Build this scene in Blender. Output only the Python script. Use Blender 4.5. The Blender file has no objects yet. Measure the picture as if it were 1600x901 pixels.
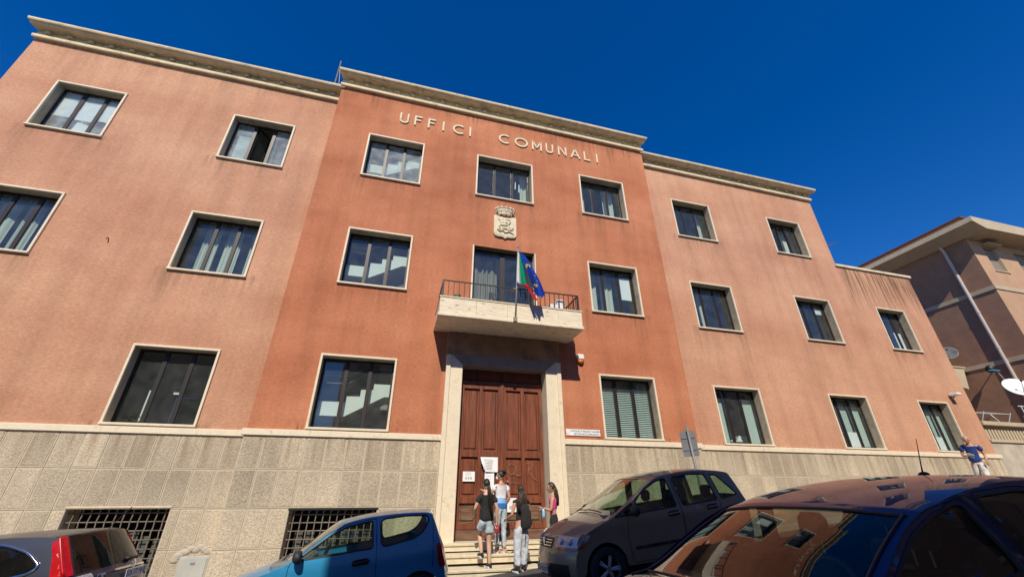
import bpy, bmesh, math, random
from mathutils import Vector, Matrix
from mathutils.geometry import delaunay_2d_cdt
from mathutils import noise as _mn
random.seed(7)
SC = bpy.context.scene
COL = SC.collection
# ------------------------------------------------------------------ camera
SLOPE = 0.092                                   # the street climbs to the right
def gz(x): return SLOPE * x
YAW, PITCH, ROLL = math.radians(15.348), math.radians(27.132), math.radians(-0.195)
fw = Vector((math.sin(YAW)*math.cos(PITCH), math.cos(YAW)*math.cos(PITCH), math.sin(PITCH)))
r0 = Vector((math.cos(YAW), -math.sin(YAW), 0)); u0 = r0.cross(fw)
rr = r0*math.cos(ROLL) + u0*math.sin(ROLL); uu = rr.cross(fw)
cam = bpy.data.cameras.new('camera'); camo = bpy.data.objects.new('camera', cam); COL.objects.link(camo)
M = Matrix(((rr.x, uu.x, -fw.x, 0.0), (rr.y, uu.y, -fw.y, -11.2), (rr.z, uu.z, -fw.z, 1.6), (0, 0, 0, 1)))
camo.matrix_world = M
cam.sensor_width = 36; cam.lens = 640.46/1600*36; cam.clip_end = 3000; cam.clip_start = 0.05
SC.camera = camo
# ------------------------------------------------------------------ sky and sun
SUN = Vector((-0.31, -1.2, 1.13)).normalized()  # towards the sun
w = bpy.data.worlds.new('World'); SC.world = w; w.use_nodes = True
nt = w.node_tree; nt.nodes.clear()
sky = nt.nodes.new('ShaderNodeTexSky'); sky.sky_type = 'NISHITA'; sky.sun_disc = False
sky.sun_elevation = math.asin(SUN.z); sky.sun_rotation = math.atan2(SUN.x, SUN.y)
sky.altitude = 900; sky.air_density = 1.0; sky.dust_density = 0.15; sky.ozone_density = 4.0
hs = nt.nodes.new('ShaderNodeHueSaturation'); hs.inputs['Saturation'].default_value = 1.36; hs.inputs['Value'].default_value = 1.3; hs.inputs['Hue'].default_value = 0.513
bg = nt.nodes.new('ShaderNodeBackground'); bg.inputs[1].default_value = 0.10
wo = nt.nodes.new('ShaderNodeOutputWorld')
nt.links.new(sky.outputs[0], hs.inputs['Color']); nt.links.new(hs.outputs[0], bg.inputs[0]); nt.links.new(bg.outputs[0], wo.inputs[0])
sl = bpy.data.lights.new('sun', 'SUN'); sl.energy = 4.6; sl.angle = math.radians(0.53); sl.color = (1.0, 0.91, 0.75)
so = bpy.data.objects.new('sun', sl); COL.objects.link(so); so.rotation_euler = SUN.to_track_quat('Z', 'Y').to_euler()
so.location = (0, -20, 30)
SC.view_settings.view_transform = 'Standard'; SC.view_settings.look = 'None'
SC.view_settings.exposure = 0.13; SC.view_settings.gamma = 1.0
SC.render.engine = 'CYCLES'; SC.cycles.max_bounces = 8; SC.cycles.transparent_max_bounces = 24

# ------------------------------------------------------------------ helpers
def link(o, parent=None):
    COL.objects.link(o)
    if parent is not None: o.parent = parent
    return o
def mk(name, vf, mats, parent=None, smooth=False, fm=None):
    me = bpy.data.meshes.new(name); me.from_pydata([tuple(v) for v in vf[0]], [], [tuple(f) for f in vf[1]])
    if not isinstance(mats, (list, tuple)): mats = [mats]
    for m in mats: me.materials.append(m)
    if smooth: me.polygons.foreach_set('use_smooth', [True]*len(me.polygons))
    if fm: me.polygons.foreach_set('material_index', fm)
    me.update()
    return link(bpy.data.objects.new(name, me), parent)
def inst(o, parent=None, loc=None, rot=None, scale=None):
    c = o.copy(); link(c, parent if parent is not None else o.parent)
    if parent is None: c.parent = o.parent
    if loc is not None: c.location = loc
    if rot is not None: c.rotation_euler = rot
    if scale is not None: c.scale = scale
    return c
def tag(o, label, cat, group=None):
    o['label'] = label; o['category'] = cat
    if group: o['group'] = group
    return o
def struct(o): o['kind'] = 'structure'; return o
def empty(name, loc=(0, 0, 0), rot=(0, 0, 0), parent=None):
    o = bpy.data.objects.new(name, None); o.empty_display_size = 0.2; link(o, parent); o.location = loc; o.rotation_euler = rot
    return o
class G:                                        # mesh collector
    def __init__(s): s.v = []; s.f = []; s.m = []
    def add(s, v, f, mi=0):
        o = len(s.v); s.v += [tuple(p) for p in v]; s.f += [tuple(i+o for i in q) for q in f]; s.m += [mi]*len(f); return s
    def box(s, x0, x1, y0, y1, z0, z1, mi=0):
        v = [(x, y, z) for z in (z0, z1) for y in (y0, y1) for x in (x0, x1)]
        return s.add(v, [(0, 2, 3, 1), (4, 5, 7, 6), (0, 1, 5, 4), (2, 6, 7, 3), (0, 4, 6, 2), (1, 3, 7, 5)], mi)
    def cbox(s, x0, x1, y0, y1, z0, z1, c, mi=0):     # box with chamfered vertical and front edges
        bm = bmesh.new(); bmesh.ops.create_cube(bm, size=1)
        for v in bm.verts: v.co = Vector(((x0+x1)/2+v.co.x*(x1-x0), (y0+y1)/2+v.co.y*(y1-y0), (z0+z1)/2+v.co.z*(z1-z0)))
        bmesh.ops.bevel(bm, geom=bm.edges[:], offset=c, segments=1, affect='EDGES')
        bm.verts.index_update()
        s.add([v.co[:] for v in bm.verts], [[v.index for v in f.verts] for f in bm.faces], mi); bm.free(); return s
    def tube(s, pts, r, n=8, mi=0, cap=True, flat=1.0):
        pts = [Vector(p) for p in pts]; rs = r if isinstance(r, (list, tuple)) else [r]*len(pts)
        V = []; F = []
        up = None
        for i, p in enumerate(pts):
            t = (pts[min(i+1, len(pts)-1)]-pts[max(i-1, 0)])
            if t.length < 1e-9: t = Vector((0, 0, 1))
            t.normalize()
            if up is None:
                a = Vector((0, 0, 1)) if abs(t.z) < .9 else Vector((1, 0, 0)); up = t.cross(a).normalized()
            up = (up - t*up.dot(t)); up = up.normalized() if up.length > 1e-6 else t.orthogonal().normalized()
            b = t.cross(up)
            for k in range(n):
                a = 2*math.pi*k/n; V.append(p + (up*math.cos(a) + b*math.sin(a)*flat)*rs[i])
        for i in range(len(pts)-1):
            for k in range(n): F.append((i*n+k, i*n+(k+1) % n, (i+1)*n+(k+1) % n, (i+1)*n+k))
        if cap: F.append(tuple(range(n-1, -1, -1))); F.append(tuple((len(pts)-1)*n+k for k in range(n)))
        return s.add(V, F, mi)
    def ell(s, c, r, nu=12, nv=8, mi=0, fn=None):
        V = []; F = []
        for j in range(nv+1):
            th = math.pi*j/nv
            for i in range(nu):
                ph = 2*math.pi*i/nu; d = Vector((math.sin(th)*math.cos(ph), math.sin(th)*math.sin(ph), math.cos(th)))
                p = Vector((c[0]+d.x*r[0], c[1]+d.y*r[1], c[2]+d.z*r[2]))
                if fn: p = fn(p, d)
                V.append(p)
        for j in range(nv):
            for i in range(nu): F.append((j*nu+i, (j+1)*nu+i, (j+1)*nu+(i+1) % nu, j*nu+(i+1) % nu))
        return s.add(V, F, mi)
    def lathe(s, prof, n=24, mi=0, axis='z'):
        V = []; F = []; m = len(prof)
        for i in range(n):
            a = 2*math.pi*i/n
            for (r, h) in prof:
                V.append((r*math.cos(a), r*math.sin(a), h) if axis == 'z' else (r*math.cos(a), h, r*math.sin(a)))
        for i in range(n):
            for j in range(m-1): F.append((i*m+j, ((i+1) % n)*m+j, ((i+1) % n)*m+j+1, i*m+j+1))
        return s.add(V, F, mi)
    def prism(s, poly, y0, y1, mi=0):               # polygon in x,z extruded along y
        n = len(poly); V = [(x, y0, z) for x, z in poly]+[(x, y1, z) for x, z in poly]
        F = [tuple(range(n)), tuple(range(2*n-1, n-1, -1))]+[(i, i+n, (i+1) % n+n, (i+1) % n) for i in range(n)]
        return s.add(V, F, mi)
    def out(s, name, mats, parent=None, smooth=False):
        return mk(name, (s.v, s.f), mats, parent, smooth, s.m)
def grid(nu, nv, fn):
    V = [fn(i/nu, j/nv) for i in range(nu+1) for j in range(nv+1)]
    F = [(i*(nv+1)+j, (i+1)*(nv+1)+j, (i+1)*(nv+1)+j+1, i*(nv+1)+j+1) for i in range(nu) for j in range(nv)]
    return V, F
def autosmooth(o, ang=35):
    me = o.data; me.polygons.foreach_set('use_smooth', [True]*len(me.polygons))
    try: me.set_sharp_from_angle(angle=math.radians(ang))
    except Exception: pass
    return o

# ------------------------------------------------------------------ materials
def newmat(name):
    m = bpy.data.materials.new(name); m.use_nodes = True; n = m.node_tree; n.nodes.clear()
    o = n.nodes.new('ShaderNodeOutputMaterial'); return m, n, o
def N(n, t, **k):
    x = n.nodes.new(t)
    for a, b in k.items():
        if a.startswith('i_'):
            key = a[2:]; x.inputs[int(key) if key.isdigit() else key.replace('_', ' ')].default_value = b
        else: setattr(x, a, b)
    return x
def pbr(name, col, rough=.6, metal=0., spec=.5, var=.12, scale=3., bump=0., bscale=60., coat=0., rnd=0., dirt=None, dscale=2., stretch=(1, 1, 1), ramp=(.45, .75)):
    m, n, o = newmat(name); L = n.links.new
    b = N(n, 'ShaderNodeBsdfPrincipled'); L(b.outputs[0], o.inputs[0])
    b.inputs['Roughness'].default_value = rough; b.inputs['Metallic'].default_value = metal
    b.inputs['Specular IOR Level'].default_value = spec; b.inputs['Coat Weight'].default_value = coat; b.inputs['Coat Roughness'].default_value = .03
    tc = N(n, 'ShaderNodeTexCoord'); mp = N(n, 'ShaderNodeMapping'); mp.inputs['Scale'].default_value = stretch
    oi = N(n, 'ShaderNodeObjectInfo')
    L(tc.outputs['Object'], mp.inputs[0])
    va = N(n, 'ShaderNodeVectorMath', operation='MULTIPLY_ADD')
    cx = N(n, 'ShaderNodeCombineXYZ')
    if rnd: L(oi.outputs['Random'], cx.inputs[0]); L(oi.outputs['Random'], cx.inputs[2])
    L(cx.outputs[0], va.inputs[0]); va.inputs[1].default_value = (37, 37, 37); L(mp.outputs[0], va.inputs[2])
    nz = N(n, 'ShaderNodeTexNoise'); nz.inputs['Scale'].default_value = scale; nz.inputs['Detail'].default_value = 6; nz.inputs['Roughness'].default_value = .6
    L(va.outputs[0], nz.inputs['Vector'])
    mr = N(n, 'ShaderNodeMapRange'); mr.inputs['From Min'].default_value = .25; mr.inputs['From Max'].default_value = .75
    mr.inputs['To Min'].default_value = 1-var; mr.inputs['To Max'].default_value = 1+var; L(nz.outputs[0], mr.inputs[0])
    cur = N(n, 'ShaderNodeVectorMath', operation='SCALE'); cur.inputs[0].default_value = col[:3]; L(mr.outputs[0], cur.inputs['Scale'])
    last = cur.outputs[0]
    if rnd:
        r2 = N(n, 'ShaderNodeMapRange'); r2.inputs['To Min'].default_value = 1-rnd; r2.inputs['To Max'].default_value = 1+rnd; L(oi.outputs['Random'], r2.inputs[0])
        c2 = N(n, 'ShaderNodeVectorMath', operation='SCALE'); L(last, c2.inputs[0]); L(r2.outputs[0], c2.inputs['Scale']); last = c2.outputs[0]
    if dirt:
        n2 = N(n, 'ShaderNodeTexNoise'); n2.inputs['Scale'].default_value = dscale; n2.inputs['Detail'].default_value = 8; n2.inputs['Roughness'].default_value = .65; L(va.outputs[0], n2.inputs['Vector'])
        rp = N(n, 'ShaderNodeMapRange'); rp.inputs['From Min'].default_value = ramp[0]; rp.inputs['From Max'].default_value = ramp[1]; L(n2.outputs[0], rp.inputs[0])
        mx = N(n, 'ShaderNodeMix', data_type='RGBA'); L(rp.outputs[0], mx.inputs[0]); L(last, mx.inputs[6]); mx.inputs[7].default_value = (*dirt[:3], 1); last = mx.outputs[2]
    L(last, b.inputs['Base Color'])
    if bump:
        n3 = N(n, 'ShaderNodeTexNoise'); n3.inputs['Scale'].default_value = bscale; n3.inputs['Detail'].default_value = 5; L(va.outputs[0], n3.inputs['Vector'])
        bp = N(n, 'ShaderNodeBump'); bp.inputs['Strength'].default_value = bump; bp.inputs['Distance'].default_value = .02; L(n3.outputs[0], bp.inputs['Height']); L(bp.outputs[0], b.inputs['Normal'])
    return m
def stucco(name, c1, c2, stain):
    m, n, o = newmat(name); L = n.links.new
    b = N(n, 'ShaderNodeBsdfPrincipled'); L(b.outputs[0], o.inputs[0]); b.inputs['Roughness'].default_value = .92; b.inputs['Specular IOR Level'].default_value = .2
    tc = N(n, 'ShaderNodeTexCoord')
    mp = N(n, 'ShaderNodeMapping'); mp.inputs['Scale'].default_value = (.35, 1, .75); L(tc.outputs['Object'], mp.inputs[0])
    a = N(n, 'ShaderNodeTexNoise'); a.inputs['Scale'].default_value = .8; a.inputs['Detail'].default_value = 9; a.inputs['Roughness'].default_value = .62; L(mp.outputs[0], a.inputs[0])
    ra = N(n, 'ShaderNodeMapRange'); ra.inputs['From Min'].default_value = .32; ra.inputs['From Max'].default_value = .68; L(a.outputs[0], ra.inputs[0])
    mx = N(n, 'ShaderNodeMix', data_type='RGBA'); L(ra.outputs[0], mx.inputs[0]); mx.inputs[6].default_value = (*c1, 1); mx.inputs[7].default_value = (*c2, 1)
    mf = N(n, 'ShaderNodeMapping'); mf.inputs['Scale'].default_value = (.6, 1, 1.3); L(tc.outputs['Object'], mf.inputs[0])
    f = N(n, 'ShaderNodeTexNoise'); f.inputs['Scale'].default_value = 18; f.inputs['Detail'].default_value = 7; f.inputs['Roughness'].default_value = .8; L(mf.outputs[0], f.inputs[0])
    rf = N(n, 'ShaderNodeMapRange'); rf.inputs['From Min'].default_value = .3; rf.inputs['From Max'].default_value = .7; rf.inputs['To Min'].default_value = .74; rf.inputs['To Max'].default_value = 1.24; L(f.outputs[0], rf.inputs[0])
    mv = N(n, 'ShaderNodeMapping'); mv.inputs['Scale'].default_value = (2.2, 1, .22); L(tc.outputs['Object'], mv.inputs[0])
    sv = N(n, 'ShaderNodeTexNoise'); sv.inputs['Scale'].default_value = 1.0; sv.inputs['Detail'].default_value = 5; sv.inputs['Roughness'].default_value = .55; L(mv.outputs[0], sv.inputs[0])
    rv = N(n, 'ShaderNodeMapRange'); rv.inputs['From Min'].default_value = .42; rv.inputs['From Max'].default_value = .72; rv.inputs['To Min'].default_value = 1.03; rv.inputs['To Max'].default_value = .86; L(sv.outputs[0], rv.inputs[0])
    mm = N(n, 'ShaderNodeMath', operation='MULTIPLY'); L(rf.outputs[0], mm.inputs[0]); L(rv.outputs[0], mm.inputs[1])
    sc = N(n, 'ShaderNodeVectorMath', operation='SCALE'); L(mx.outputs[2], sc.inputs[0]); L(mm.outputs[0], sc.inputs['Scale'])
    at = N(n, 'ShaderNodeAttribute', attribute_name='stain')
    m2 = N(n, 'ShaderNodeMapping'); m2.inputs['Scale'].default_value = (9, 1, .5); L(tc.outputs['Object'], m2.inputs[0])
    s = N(n, 'ShaderNodeTexNoise'); s.inputs['Scale'].default_value = 1.2; s.inputs['Detail'].default_value = 5; L(m2.outputs[0], s.inputs[0])
    rs = N(n, 'ShaderNodeMapRange'); rs.inputs['From Min'].default_value = .38; rs.inputs['From Max'].default_value = .68; L(s.outputs[0], rs.inputs[0])
    ms = N(n, 'ShaderNodeMath', operation='MULTIPLY'); L(at.outputs['Fac'], ms.inputs[0]); L(rs.outputs[0], ms.inputs[1])
    m3 = N(n, 'ShaderNodeMix', data_type='RGBA'); L(ms.outputs[0], m3.inputs[0]); L(sc.outputs[0], m3.inputs[6]); m3.inputs[7].default_value = (*stain, 1)
    L(m3.outputs[2], b.inputs['Base Color'])
    g = N(n, 'ShaderNodeTexNoise'); g.inputs['Scale'].default_value = 70; g.inputs['Detail'].default_value = 4; L(tc.outputs['Object'], g.inputs[0])
    ad = N(n, 'ShaderNodeMath', operation='MULTIPLY_ADD'); L(a.outputs[0], ad.inputs[0]); ad.inputs[1].default_value = .8; L(g.outputs[0], ad.inputs[2])
    bp = N(n, 'ShaderNodeBump'); bp.inputs['Strength'].default_value = .55; bp.inputs['Distance'].default_value = .02; L(ad.outputs[0], bp.inputs['Height']); L(bp.outputs[0], b.inputs['Normal'])
    return m
def glassmat(name, tint=(.8, .88, .86), dust=.05, dustcol=(.5, .52, .5), ior=1.5, rough=.0, boost=1.0):
    m, n, o = newmat(name); L = n.links.new
    tr = N(n, 'ShaderNodeBsdfTransparent'); tr.inputs[0].default_value = (*tint, 1)
    gl = N(n, 'ShaderNodeBsdfGlossy'); gl.inputs['Roughness'].default_value = rough; gl.inputs[0].default_value = (1, 1, 1, 1)
    fr = N(n, 'ShaderNodeLayerWeight'); fr.inputs[0].default_value = .5
    pw = N(n, 'ShaderNodeMath', operation='POWER'); L(fr.outputs['Facing'], pw.inputs[0]); pw.inputs[1].default_value = 5
    sk = N(n, 'ShaderNodeMath', operation='MULTIPLY_ADD'); L(pw.outputs[0], sk.inputs[0]); sk.inputs[1].default_value = .95; sk.inputs[2].default_value = .045
    mb = N(n, 'ShaderNodeMath', operation='MULTIPLY', use_clamp=True); L(sk.outputs[0], mb.inputs[0]); mb.inputs[1].default_value = boost
    mx = N(n, 'ShaderNodeMixShader'); L(mb.outputs[0], mx.inputs[0]); L(tr.outputs[0], mx.inputs[1]); L(gl.outputs[0], mx.inputs[2])
    df = N(n, 'ShaderNodeBsdfDiffuse'); df.inputs[0].default_value = (*dustcol, 1)
    tc = N(n, 'ShaderNodeTexCoord'); nz = N(n, 'ShaderNodeTexNoise'); nz.inputs['Scale'].default_value = 3.5; nz.inputs['Detail'].default_value = 6; L(tc.outputs['Object'], nz.inputs[0])
    mr = N(n, 'ShaderNodeMapRange'); mr.inputs['From Min'].default_value = .3; mr.inputs['From Max'].default_value = .7; mr.inputs['To Min'].default_value = dust*.5; mr.inputs['To Max'].default_value = dust*1.5; L(nz.outputs[0], mr.inputs[0])
    m2 = N(n, 'ShaderNodeMixShader'); L(mr.outputs[0], m2.inputs[0]); L(mx.outputs[0], m2.inputs[1]); L(df.outputs[0], m2.inputs[2]); L(m2.outputs[0], o.inputs[0])
    return m
def clothmat(name, col, trans=.35, var=.08, scale=20):
    m, n, o = newmat(name); L = n.links.new
    d = N(n, 'ShaderNodeBsdfDiffuse'); t = N(n, 'ShaderNodeBsdfTranslucent'); mx = N(n, 'ShaderNodeMixShader'); mx.inputs[0].default_value = trans
    tc = N(n, 'ShaderNodeTexCoord'); nz = N(n, 'ShaderNodeTexNoise'); nz.inputs['Scale'].default_value = scale; L(tc.outputs['Object'], nz.inputs[0])
    mr = N(n, 'ShaderNodeMapRange'); mr.inputs['To Min'].default_value = 1-var; mr.inputs['To Max'].default_value = 1+var; L(nz.outputs[0], mr.inputs[0])
    sc = N(n, 'ShaderNodeVectorMath', operation='SCALE'); sc.inputs[0].default_value = col; L(mr.outputs[0], sc.inputs['Scale'])
    L(sc.outputs[0], d.inputs[0]); L(sc.outputs[0], t.inputs[0]); L(d.outputs[0], mx.inputs[1]); L(t.outputs[0], mx.inputs[2]); L(mx.outputs[0], o.inputs[0])
    return m
STAIN = (.085, .052, .03)
m_wing = stucco('terracotta_render_pale', (.48, .235, .145), (.60, .335, .215), (.24, .145, .085))
m_centre = stucco('terracotta_render_deep', (.40, .135, .068), (.55, .225, .12), (.15, .075, .045))
m_ext = stucco('terracotta_render_stained', (.50, .255, .155), (.60, .335, .215), (.14, .08, .042))
m_trav = pbr('travertine', (.72, .62, .46), .65, var=.12, scale=5, bump=.25, bscale=40, dirt=(.36, .28, .18), dscale=5, ramp=(.56, .82))
m_travrough = pbr('travertine_pitted', (.74, .64, .48), .7, var=.15, scale=4, bump=.5, bscale=25, dirt=(.33, .25, .15), dscale=9, stretch=(.6, 1, 3.2), ramp=(.58, .66))
m_corn = pbr('cornice_stone', (.66, .54, .35), .8, var=.16, scale=3, bump=.3, bscale=30, dirt=(.22, .17, .10), dscale=3.5, ramp=(.54, .78))
def slabmat():
    m = pbr('bush_hammered_stone', (.47, .39, .285), .92, var=.42, scale=34, bump=1.0, bscale=40, rnd=.17)
    n = m.node_tree; L = n.links.new; b = [x for x in n.nodes if x.type == 'BSDF_PRINCIPLED'][0]; src = b.inputs['Base Color'].links[0].from_socket
    ge = N(n, 'ShaderNodeNewGeometry'); sp = N(n, 'ShaderNodeSeparateXYZ'); L(ge.outputs['Position'], sp.inputs[0])
    fa = N(n, 'ShaderNodeMapRange'); fa.inputs['From Min'].default_value = 1.9; fa.inputs['From Max'].default_value = 2.95; L(sp.outputs[2], fa.inputs[0])
    mp = N(n, 'ShaderNodeMapping'); mp.inputs['Scale'].default_value = (5, 0, .35); L(ge.outputs['Position'], mp.inputs[0])
    nz = N(n, 'ShaderNodeTexNoise'); nz.inputs['Scale'].default_value = 1.0; nz.inputs['Detail'].default_value = 4; L(mp.outputs[0], nz.inputs[0])
    rm = N(n, 'ShaderNodeMapRange'); rm.inputs['From Min'].default_value = .47; rm.inputs['From Max'].default_value = .70; rm.inputs['To Max'].default_value = 1.0; L(nz.outputs[0], rm.inputs[0])
    mu = N(n, 'ShaderNodeMath', operation='MULTIPLY'); L(fa.outputs[0], mu.inputs[0]); L(rm.outputs[0], mu.inputs[1])
    n2 = N(n, 'ShaderNodeTexNoise'); n2.inputs['Scale'].default_value = .8; n2.inputs['Detail'].default_value = 6; L(ge.outputs['Position'], n2.inputs[0])
    r2 = N(n, 'ShaderNodeMapRange'); r2.inputs['From Min'].default_value = .35; r2.inputs['From Max'].default_value = .65; r2.inputs['To Min'].default_value = .86; r2.inputs['To Max'].default_value = 1.1; L(n2.outputs[0], r2.inputs[0])
    sc = N(n, 'ShaderNodeVectorMath', operation='SCALE'); L(src, sc.inputs[0]); L(r2.outputs[0], sc.inputs['Scale'])
    mx = N(n, 'ShaderNodeMix', data_type='RGBA'); L(mu.outputs[0], mx.inputs[0]); L(sc.outputs[0], mx.inputs[6]); mx.inputs[7].default_value = (.25, .165, .09, 1); L(mx.outputs[2], b.inputs['Base Color'])
    return m
m_slab = slabmat()
m_margin = pbr('chiselled_margin', (.51, .43, .315), .85, var=.12, scale=9, bump=.2)
m_mortar = pbr('pale_mortar', (.62, .52, .38), .9, var=.15, scale=8, bump=.3)
m_step = pbr('limestone_steps', (.62, .54, .39), .75, var=.14, scale=6, bump=.3, bscale=30, dirt=(.3, .24, .16), dscale=4, ramp=(.55, .8))
m_dark = pbr('dark_bronze_aluminium', (.024, .018, .017), .45, .2, var=.1)
m_black = pbr('black_paint', (.015, .015, .017), .5, var=.1)
m_iron = pbr('wrought_iron_grey', (.26, .225, .185), .6, .4, var=.2, scale=20, dirt=(.16, .09, .05), dscale=12)
m_wood = pbr('varnished_door_wood', (.185, .052, .024), .45, var=.5, scale=3, bump=.25, bscale=14, stretch=(7, 7, .55), dirt=(.085, .03, .016), dscale=1.6, ramp=(.48, .72))
m_woodold = pbr('weathered_door_wood', (.13, .058, .03), .7, var=.45, scale=3, bump=.4, bscale=16, stretch=(.6, 4, 6), dirt=(.2, .14, .09), dscale=3)
m_glass = glassmat('window_glass', dust=.055, boost=1.8, dustcol=(.45, .5, .5))
m_dusty = glassmat('dusty_window_glass', dust=.27, boost=2.0, dustcol=(.6, .66, .68))
m_lining = pbr('reveal_plaster_shaded', (.40, .335, .245), .85, var=.2, scale=5, bump=.2, dirt=(.2, .15, .1), dscale=3, ramp=(.5, .8))  # lining tone lowered to carry the shade on the inner sides of the reveals
m_curt = clothmat('curtain_white', (.74, .78, .70), .3)
m_blind = clothmat('roller_blind', (.66, .76, .74), .3)
m_paper = pbr('white_paper', (.8, .8, .82), .8, var=.03)
m_room = pbr('room_plaster', (.30, .30, .27), .9, var=.05)
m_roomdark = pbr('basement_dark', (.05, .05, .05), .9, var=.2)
m_white = pbr('white_plaster', (.74, .76, .72), .85, var=.05)
m_asph = pbr('asphalt', (.055, .053, .05), .9, var=.3, scale=14, bump=.6, bscale=120, dirt=(.09, .085, .08), dscale=.8)
m_pave = pbr('pavement_concrete', (.26, .245, .22), .9, var=.2, scale=5, bump=.4, bscale=60)
m_kerb = pbr('kerb_stone', (.32, .3, .27), .85, var=.2, scale=5, bump=.3)
m_conc = pbr('concrete_wall', (.46, .40, .32), .9, var=.2, scale=1.5, bump=.5, bscale=25, dirt=(.3, .25, .19), dscale=1.2, ramp=(.5, .75))
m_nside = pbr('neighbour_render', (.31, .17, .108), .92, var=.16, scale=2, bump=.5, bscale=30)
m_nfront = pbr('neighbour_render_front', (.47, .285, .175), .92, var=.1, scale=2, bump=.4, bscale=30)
m_ncream = pbr('neighbour_cream', (.47, .38, .265), .85, var=.1, scale=2, bump=.2)
m_roofred = pbr('roof_edge_red', (.14, .05, .04), .8, var=.2)
m_pvc = pbr('downpipe_paint', (.52, .46, .42), .5, var=.08)
m_metalw = pbr('white_metal', (.72, .72, .7), .4, var=.05)
m_metalg = pbr('grey_metal', (.34, .34, .35), .45, .5, var=.08)
m_cab = pbr('cabinet_grey', (.42, .42, .38), .6, var=.1, scale=4)
m_orange = pbr('orange_lens', (.6, .14, .02), .3, var=.05)
m_opp = pbr('opposite_render', (.42, .40, .34), .9, var=.12, scale=1)
m_stone = pbr('crest_stone', (.68, .60, .42), .8, var=.12, scale=12, bump=.3, bscale=50, dirt=(.3, .22, .13), dscale=9, ramp=(.56, .8))

# ------------------------------------------------------------------ ground
def sheet(name, x0, x1, y0, y1, dz, m, n=1):
    v, f = grid(n, 1, lambda u, t: (x0+(x1-x0)*u, y0+(y1-y0)*t, gz(x0+(x1-x0)*u)+dz))
    return struct(mk(name, (v, f), m))
sheet('ground', -260, 260, -260, 260, -.14, m_pave)
sheet('road', -200, 200, -13.2, -.05, -.004, m_asph)
pv = G()
for (a, b) in ((-60, 1.0), (4.75, 60)):
    v = []
    for x in (a, b):
        for (y, dz) in ((-1.60, -.10), (-1.60, .11), (.34, .12), (.34, -.12)): v.append((x, y, gz(x)+dz))
    pv.add(v, [(0, 4, 5, 1), (1, 5, 6, 2), (0, 1, 2, 3), (4, 7, 6, 5)])
struct(pv.out('pavement', m_pave))
kb = G()
for (a, b) in ((-60, 1.0), (4.75, 60)):
    v = []
    for x in (a, b):
        for (y, dz) in ((-1.75, -.10), (-1.75, .10), (-1.73, .115), (-1.603, .115), (-1.603, -.1)): v.append((x, y, gz(x)+dz))
    kb.add(v, [(i, i+5, (i+1) % 5+5, (i+1) % 5) for i in range(5)]+[(0, 1, 2, 3, 4), (9, 8, 7, 6, 5)])
struct(kb.out('kerb', m_kerb))
pn = G(); pn.add([(x, y, gz(x)+dz) for x in (-60, 60) for (y, dz) in ((-16, -.1), (-16, .12), (-13.2, .12), (-13.2, -.1))], [(0, 4, 5, 1), (1, 5, 6, 2), (2, 6, 7, 3)])
struct(pn.out('pavement', m_pave))

# ------------------------------------------------------------------ municipal building
WY = .34                                         # the wings sit this far behind the centre block
COLS = {'L1': (-11.10, -9.30), 'L2': (-6.34, -4.47), 'C1': (-2.07, -.15), 'C2': (1.75, 3.89), 'C3': (5.79, 7.71), 'R1': (10.14, 12.05), 'R2': (15.08, 16.95), 'R3': (19.53, 21.22)}
FLO = {1: (3.09, 4.98), 2: (7.04, 8.97), 3: (11.03, 12.93)}
B = tag(empty('municipal_building', (0, 0, 0)), 'three storey terracotta municipal office building with stone base and cream cornice', 'building')
_vn = [random.random() for _ in range(4096)]
def n1(x):
    i = math.floor(x); t = x-i; t = t*t*(3-2*t); return _vn[i % 4096]*(1-t)+_vn[(i+1) % 4096]*t
def wallskin(name, x0, x1, z0, z1, y, holes, mat, stainfn, step=.11):
    def cuts(a, b, extra):
        e = sorted(set([a, b]+[q for q in extra if a < q < b])); out = []
        for p, q in zip(e, e[1:]):
            k = max(1, round((q-p)/step)); out += [p+(q-p)*i/k for i in range(k)]
        return out+[b]
    xs = cuts(x0, x1, [h[0] for h in holes]+[h[1] for h in holes]); zs = cuts(z0, z1, [h[2] for h in holes]+[h[3] for h in holes])
    V = [(x, y, z) for x in xs for z in zs]; nz = len(zs); F = []
    for i in range(len(xs)-1):
        for j in range(nz-1):
            cx = (xs[i]+xs[i+1])/2; cz = (zs[j]+zs[j+1])/2
            if any(h[0] < cx < h[1] and h[2] < cz < h[3] for h in holes): continue
            F.append((i*nz+j, (i+1)*nz+j, (i+1)*nz+j+1, i*nz+j+1))
    o = mk(name, (V, F), mat, B)
    a = o.data.attributes.new('stain', 'FLOAT', 'POINT'); a.data.foreach_set('value', [max(0, min(1, stainfn(v[0], v[2]))) for v in V])
    return o
def sill_stain(holes, amt):
    def f(x, z):
        s = 0
        for h in holes:
            if h[0]-.25 < x < h[1]+.25 and z < h[2]+.02:
                d = h[2]-z; edge = min(abs(x-h[0]), abs(x-h[1]))
                ln = .25+.9*n1(x*5.1+h[2]*3)+(.5 if edge < .12 else 0)
                s += amt*max(0, 1-d/ln)*(.35+.8*n1(x*7.3+h[0]))
            if h[0]-.1 < x < h[1]+.1 and h[3] < z < h[3]+.3: s += .12*(1-(z-h[3])/.3)
        return s
    return f
def topstain(ztop, amt, length):
    return lambda x, z: amt*max(0, 1-(ztop-z)/(length*(.25+1.3*n1(x*2.7)**2)))*(.3+.9*n1(x*6.7+9))
def hole(c, f): return (*COLS[c], *FLO[f])
INS = .03                                        # wall opening slightly inside the surround
def H(c, f): x0, x1, z0, z1 = hole(c, f); return (x0+INS, x1-INS, z0+INS, z1-INS)
lh = [H('L1', 3), H('L2', 3), H('L1', 2), H('L2', 2), H('L1', 1), H('L2', 1)]
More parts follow.
